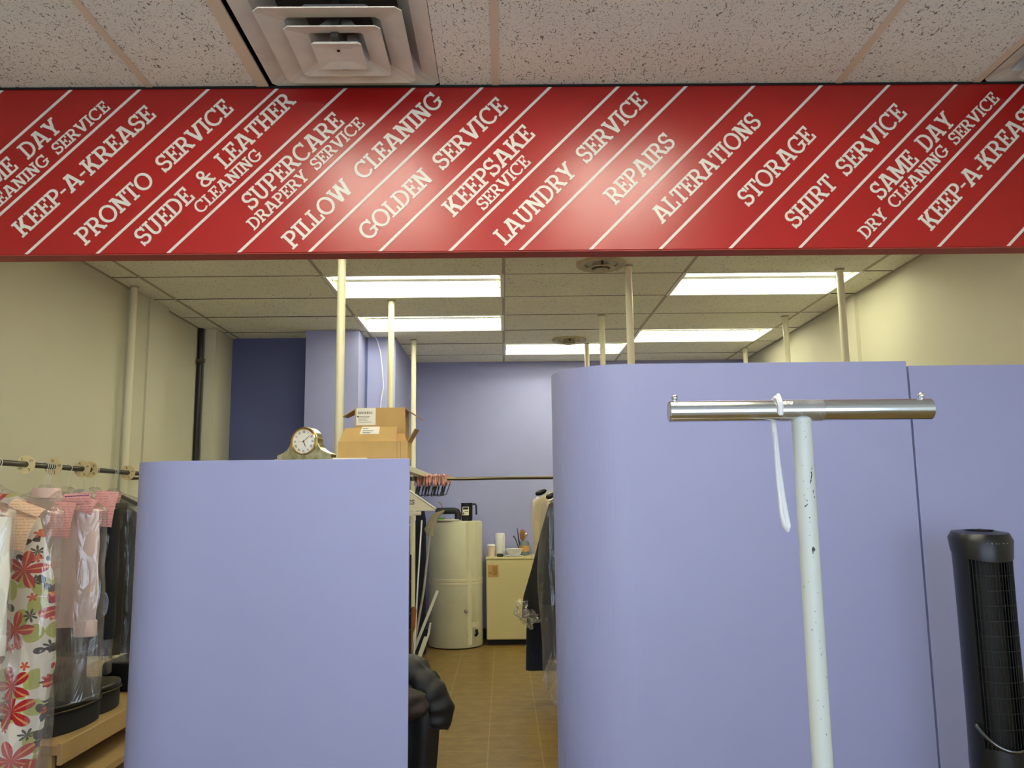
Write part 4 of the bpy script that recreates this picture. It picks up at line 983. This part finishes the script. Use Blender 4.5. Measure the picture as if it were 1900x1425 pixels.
br = thing('wooden_brush', 'brown wooden brush standing behind the black wire rack', 'brush', (-.79, 7.25, 0))
MB().rings([ring_at(z, a, .014, 16, cx=c) for z, a, c in ((0.02, .012, -.02), (.30, .016, -.01), (.36, .026, 0), (.50, .026, .01), (.53, .016, .012))]).build('handle', WOODB, br)
bb = MB()
for k in range(12): bb.box(-.03, -.022, -.02, .02, .36+.012*k, .365+.012*k)
bb.build('bristles', BLKM, br)
wr = thing('wire_rack', 'black wire rack at the rear left, just past the short partition', 'rack', (-.83, 6.6, 0))
w_ = MB()
for x, y in ((-.12, -.1), (.085, -.1), (.085, .1), (-.12, .1)): w_.tube([(x, y, 0), (x, y, 1.0)], .006, 8)
w_.build('post', BWIRE, wr)
for z in (.42, .55, .80):
    w_ = MB()
    for y in (-.1, -.05, 0, .05, .1): w_.tube([(-.12, y, z), (.085, y, z)], .0032, 6)
    for x in (-.12, .085): w_.tube([(x, -.1, z), (x, .1, z)], .004, 6)
    w_.build('wire_shelf', BWIRE, wr)
lab(drape([(1.33, .04, .02, 0, -.79), (1.25, .055, .03, .004, -.79), (.012, .06, .04, .01, -.79)], ph=.5).build('dark_cloth', NAVY), 'long dark cloth hanging in the rear corner beside the water heater', 'cloth').location = (-.015, 8.05, 0)
# coats on the right rail
QX, QZ = .455, 1.60
rr_ = thing('garment_rail', 'garment rail on the right holding black coats, behind the rounded partition', 'rail', (QX, 6.0, QZ))
MB().lathe([(.001, -1.25), (.0125, -1.25), (.0125, 1.0), (.001, 1.0)], 16, ax='y').build('rod', DKROD, rr_)
for y, yy in ((-.78, 5.22), (.66, 6.66)): MB().tube([(0, y, 0), (.2, y, 0), (.826-QX-.024, y, 0)], .009, 8).build('pole_bracket', DKROD, rr_)
GR = 'coats on the right rail'
def coat(label, y, m, body, sleeves, cover, ph, wire=BWIRE, name='coat', cat='coat', rot=0, bm2=None):
    return garment(name, label, cat, y, GR, x=QX, z=QZ, body=body, bm=m, sleeves=sleeves, bag=cover, bagm=BAGD, ph=ph, wire=wire, rot=rot)
c0 = coat('nearest long black coat on the right, edge lined with clear film', 5.05, BLKCL, [(-.10, .04, .03, 0, 0), (-.13, .09, .04, 0, 0), (-.18, .155, .05, .002, 0), (-.30, .195, .055, .004, 0), (-.58, .222, .06, .007, 0), (-.80, .236, .065, .009, 0)], (),
     [(-.09, .02, .015, 0, 0), (-.15, .12, .05, 0, 0), (-.21, .225, .07, .006, 0), (-.6, .262, .08, .01, 0), (-1.28, .225, .07, .014, 0)], .3)
coat('black trousers in clear film under the nearest black coat', 5.2, BLKCL, [(-.75, .16, .03, 0, .0), (-1.15, .15, .035, .006, 0)], (), None, 1.1, name='trousers', cat='trousers')
fl = coat('flared black coat on the right with wide hem and cuff', 6.0, BLKCL, [(-.13, .05, .03, 0, 0), (-.19, .125, .04, 0, 0), (-.40, .19, .05, .004, 0), (-.67, .265, .06, .010, 0), (-.86, .325, .065, .012, 0), (-1.0, .338, .065, .014, 0)], (),
     None, 1.9)
cg = coat('cream garment peeking out behind the black coats on the right', 6.32, CREAMCL, [(-.11, .06, .03, 0, 0), (-.14, .14, .035, 0, 0), (-.19, .235, .045, .002, 0), (-.34, .242, .05, .006, 0), (-.75, .225, .05, .006, 0)], (),
     [(-.09, .05, .02, 0, 0), (-.14, .20, .05, 0, 0), (-.20, .255, .06, .008, 0), (-.7, .25, .07, .012, 0)], 2.7)
for par, z, x in ((cg, -.128, -.178), (fl, -.155, -.115)):
    MB().rings([[Vector((x+xx, -.05+.016*math.cos(2*PI*k/16)*q, z+.028*math.sin(2*PI*k/16)*q+zz)) for k in range(16)] for xx, q, zz in ((-.040, .25, -.008), (-.03, .62, -.006), (.0, .78, .0), (.03, .62, .010), (.045, .25, .014))]).build('broad_hanger', BLK, par)['label'] = 'broad black hanger end'
cj = coat('dark navy jeans hanging below the flared black coat', 6.165, NAVY, [(-.85, .20, .04, 0, -.08), (-1.0, .20, .045, .006, -.10), (-1.39, .19, .05, .008, -.12)], (), None, .8, name='jeans', cat='jeans')
# stool with jackets, beside the short partition
sl = thing('stool', 'brown wooden stool under the heap of jackets by the aisle', 'stool', (-.62, 4.12, 0))
bevel(MB().box(-.17, .17, -.16, .16, .40, .43).build('seat', WOODB, sl, smooth=False), .006)
for sx in (-1, 1):
    for sy in (-1, 1): MB().tube([(sx*.14, sy*.13, .40), (sx*.17, sy*.15, 0)], .018, 8).build('leg', WOODB, sl)
def lump(c, s, seed, amp=.25, n=26):
    R = []
    for i in range(1, n):
        th_ = PI*i/n; ring = []
        for k in range(36):
            p = Vector((math.sin(th_)*math.cos(2*PI*k/36), math.sin(th_)*math.sin(2*PI*k/36), math.cos(th_)))
            d = 1+amp*noise.noise(p*1.9+Vector((seed, 0, 0)))+amp*.45*noise.noise(p*4.5+Vector((0, seed, 0)))
            ring.append(Vector((c[0]+p.x*s[0]*d, c[1]+p.y*s[1]*d, c[2]+p.z*s[2]*d)))
        R.append(ring)
    return MB().rings(R)
NYL = mat('black_nylon', (11, 11, 14), .55)
jk = thing('jacket', 'black jacket heaped on the stool and hanging down into the aisle', 'jacket', (-.55, 3.98, .43))
m1 = lump((-.52, 3.99, .575), (.20, .16, .125), 3.1)
m1.build('body', NYL, jk, world=True, sharp=80)
slv = []
for i, (p, r_) in enumerate((((-.50, 3.93, .66), .06), ((-.42, 3.90, .63), .075), ((-.345, 3.88, .56), .078), ((-.315, 3.87, .48), .07), ((-.31, 3.87, .41), .062))): slv.append((p, r_))
def fat(lst, seed):
    R = []; pts = [Vector(p) for p, _ in lst]; fine = []
    for i in range(len(lst)-1):
        a, b, c, d = pts[max(i-1, 0)], pts[i], pts[i+1], pts[min(i+2, len(pts)-1)]
        for j in range(10):
            q = j/10
            fine.append((.5*(2*b+(c-a)*q+(2*a-5*b+4*c-d)*q*q+(3*b-a-3*c+d)*q**3), lst[i][1]*(1-q)+lst[i+1][1]*q))
    fine.append((pts[-1], lst[-1][1]))
    mb = MB().tube([p for p, _ in fine], [r*(1+.05*math.sin(i*.9+seed)) for i, (_, r) in enumerate(fine)], 28)
    mb.v = [tuple(Vector(v)+noise.noise_vector(Vector(v)*9+Vector((seed, 0, 0)))*.022+noise.noise_vector(Vector(v)*24)*.008) for v in mb.v]
    return mb
fat(slv, 1).build('sleeve', NYL, jk, world=True, sharp=80)
pnl = drape([(.56, .09, .05, .004, -.40), (.40, .11, .06, .010, -.405), (.20, .105, .055, .014, -.415), (.03, .09, .05, .016, -.425)], ph=2.2, noise_amp=.012)
pnl.v = [(v[0], v[1]+3.86, v[2]) for v in pnl.v]
pnl.build('hanging_front', NYL, jk, world=True, sharp=80)
jb = thing('jacket', 'dark brown jacket folded within the black heap on the stool', 'jacket', (-.50, 3.84, .45))
lump((-.47, 3.79, .53), (.13, .065, .085), 8.4, .2).build('body', BRN, jb, world=True, sharp=80)

# crumpled ends of the garment film
def film(par, c, sz, seed, off):
    m = lump(c, sz, seed, .75, 18)
    m.v = [tuple(Vector(v)+noise.noise_vector(Vector(v)*26)*.018-Vector(off)) for v in m.v]
    m.build('crumpled_film', BAG, par, sharp=25)
film(fl, (.115, 5.93, .655), (.045, .04, .06), 2.3, (QX, 6.0, QZ))
film(fl, (.175, 5.92, .60), (.05, .04, .05), 5.1, (QX, 6.0, QZ))
film(c0, (.29, 5.12, .36), (.05, .04, .11), 7.7, (QX, 5.05, QZ))
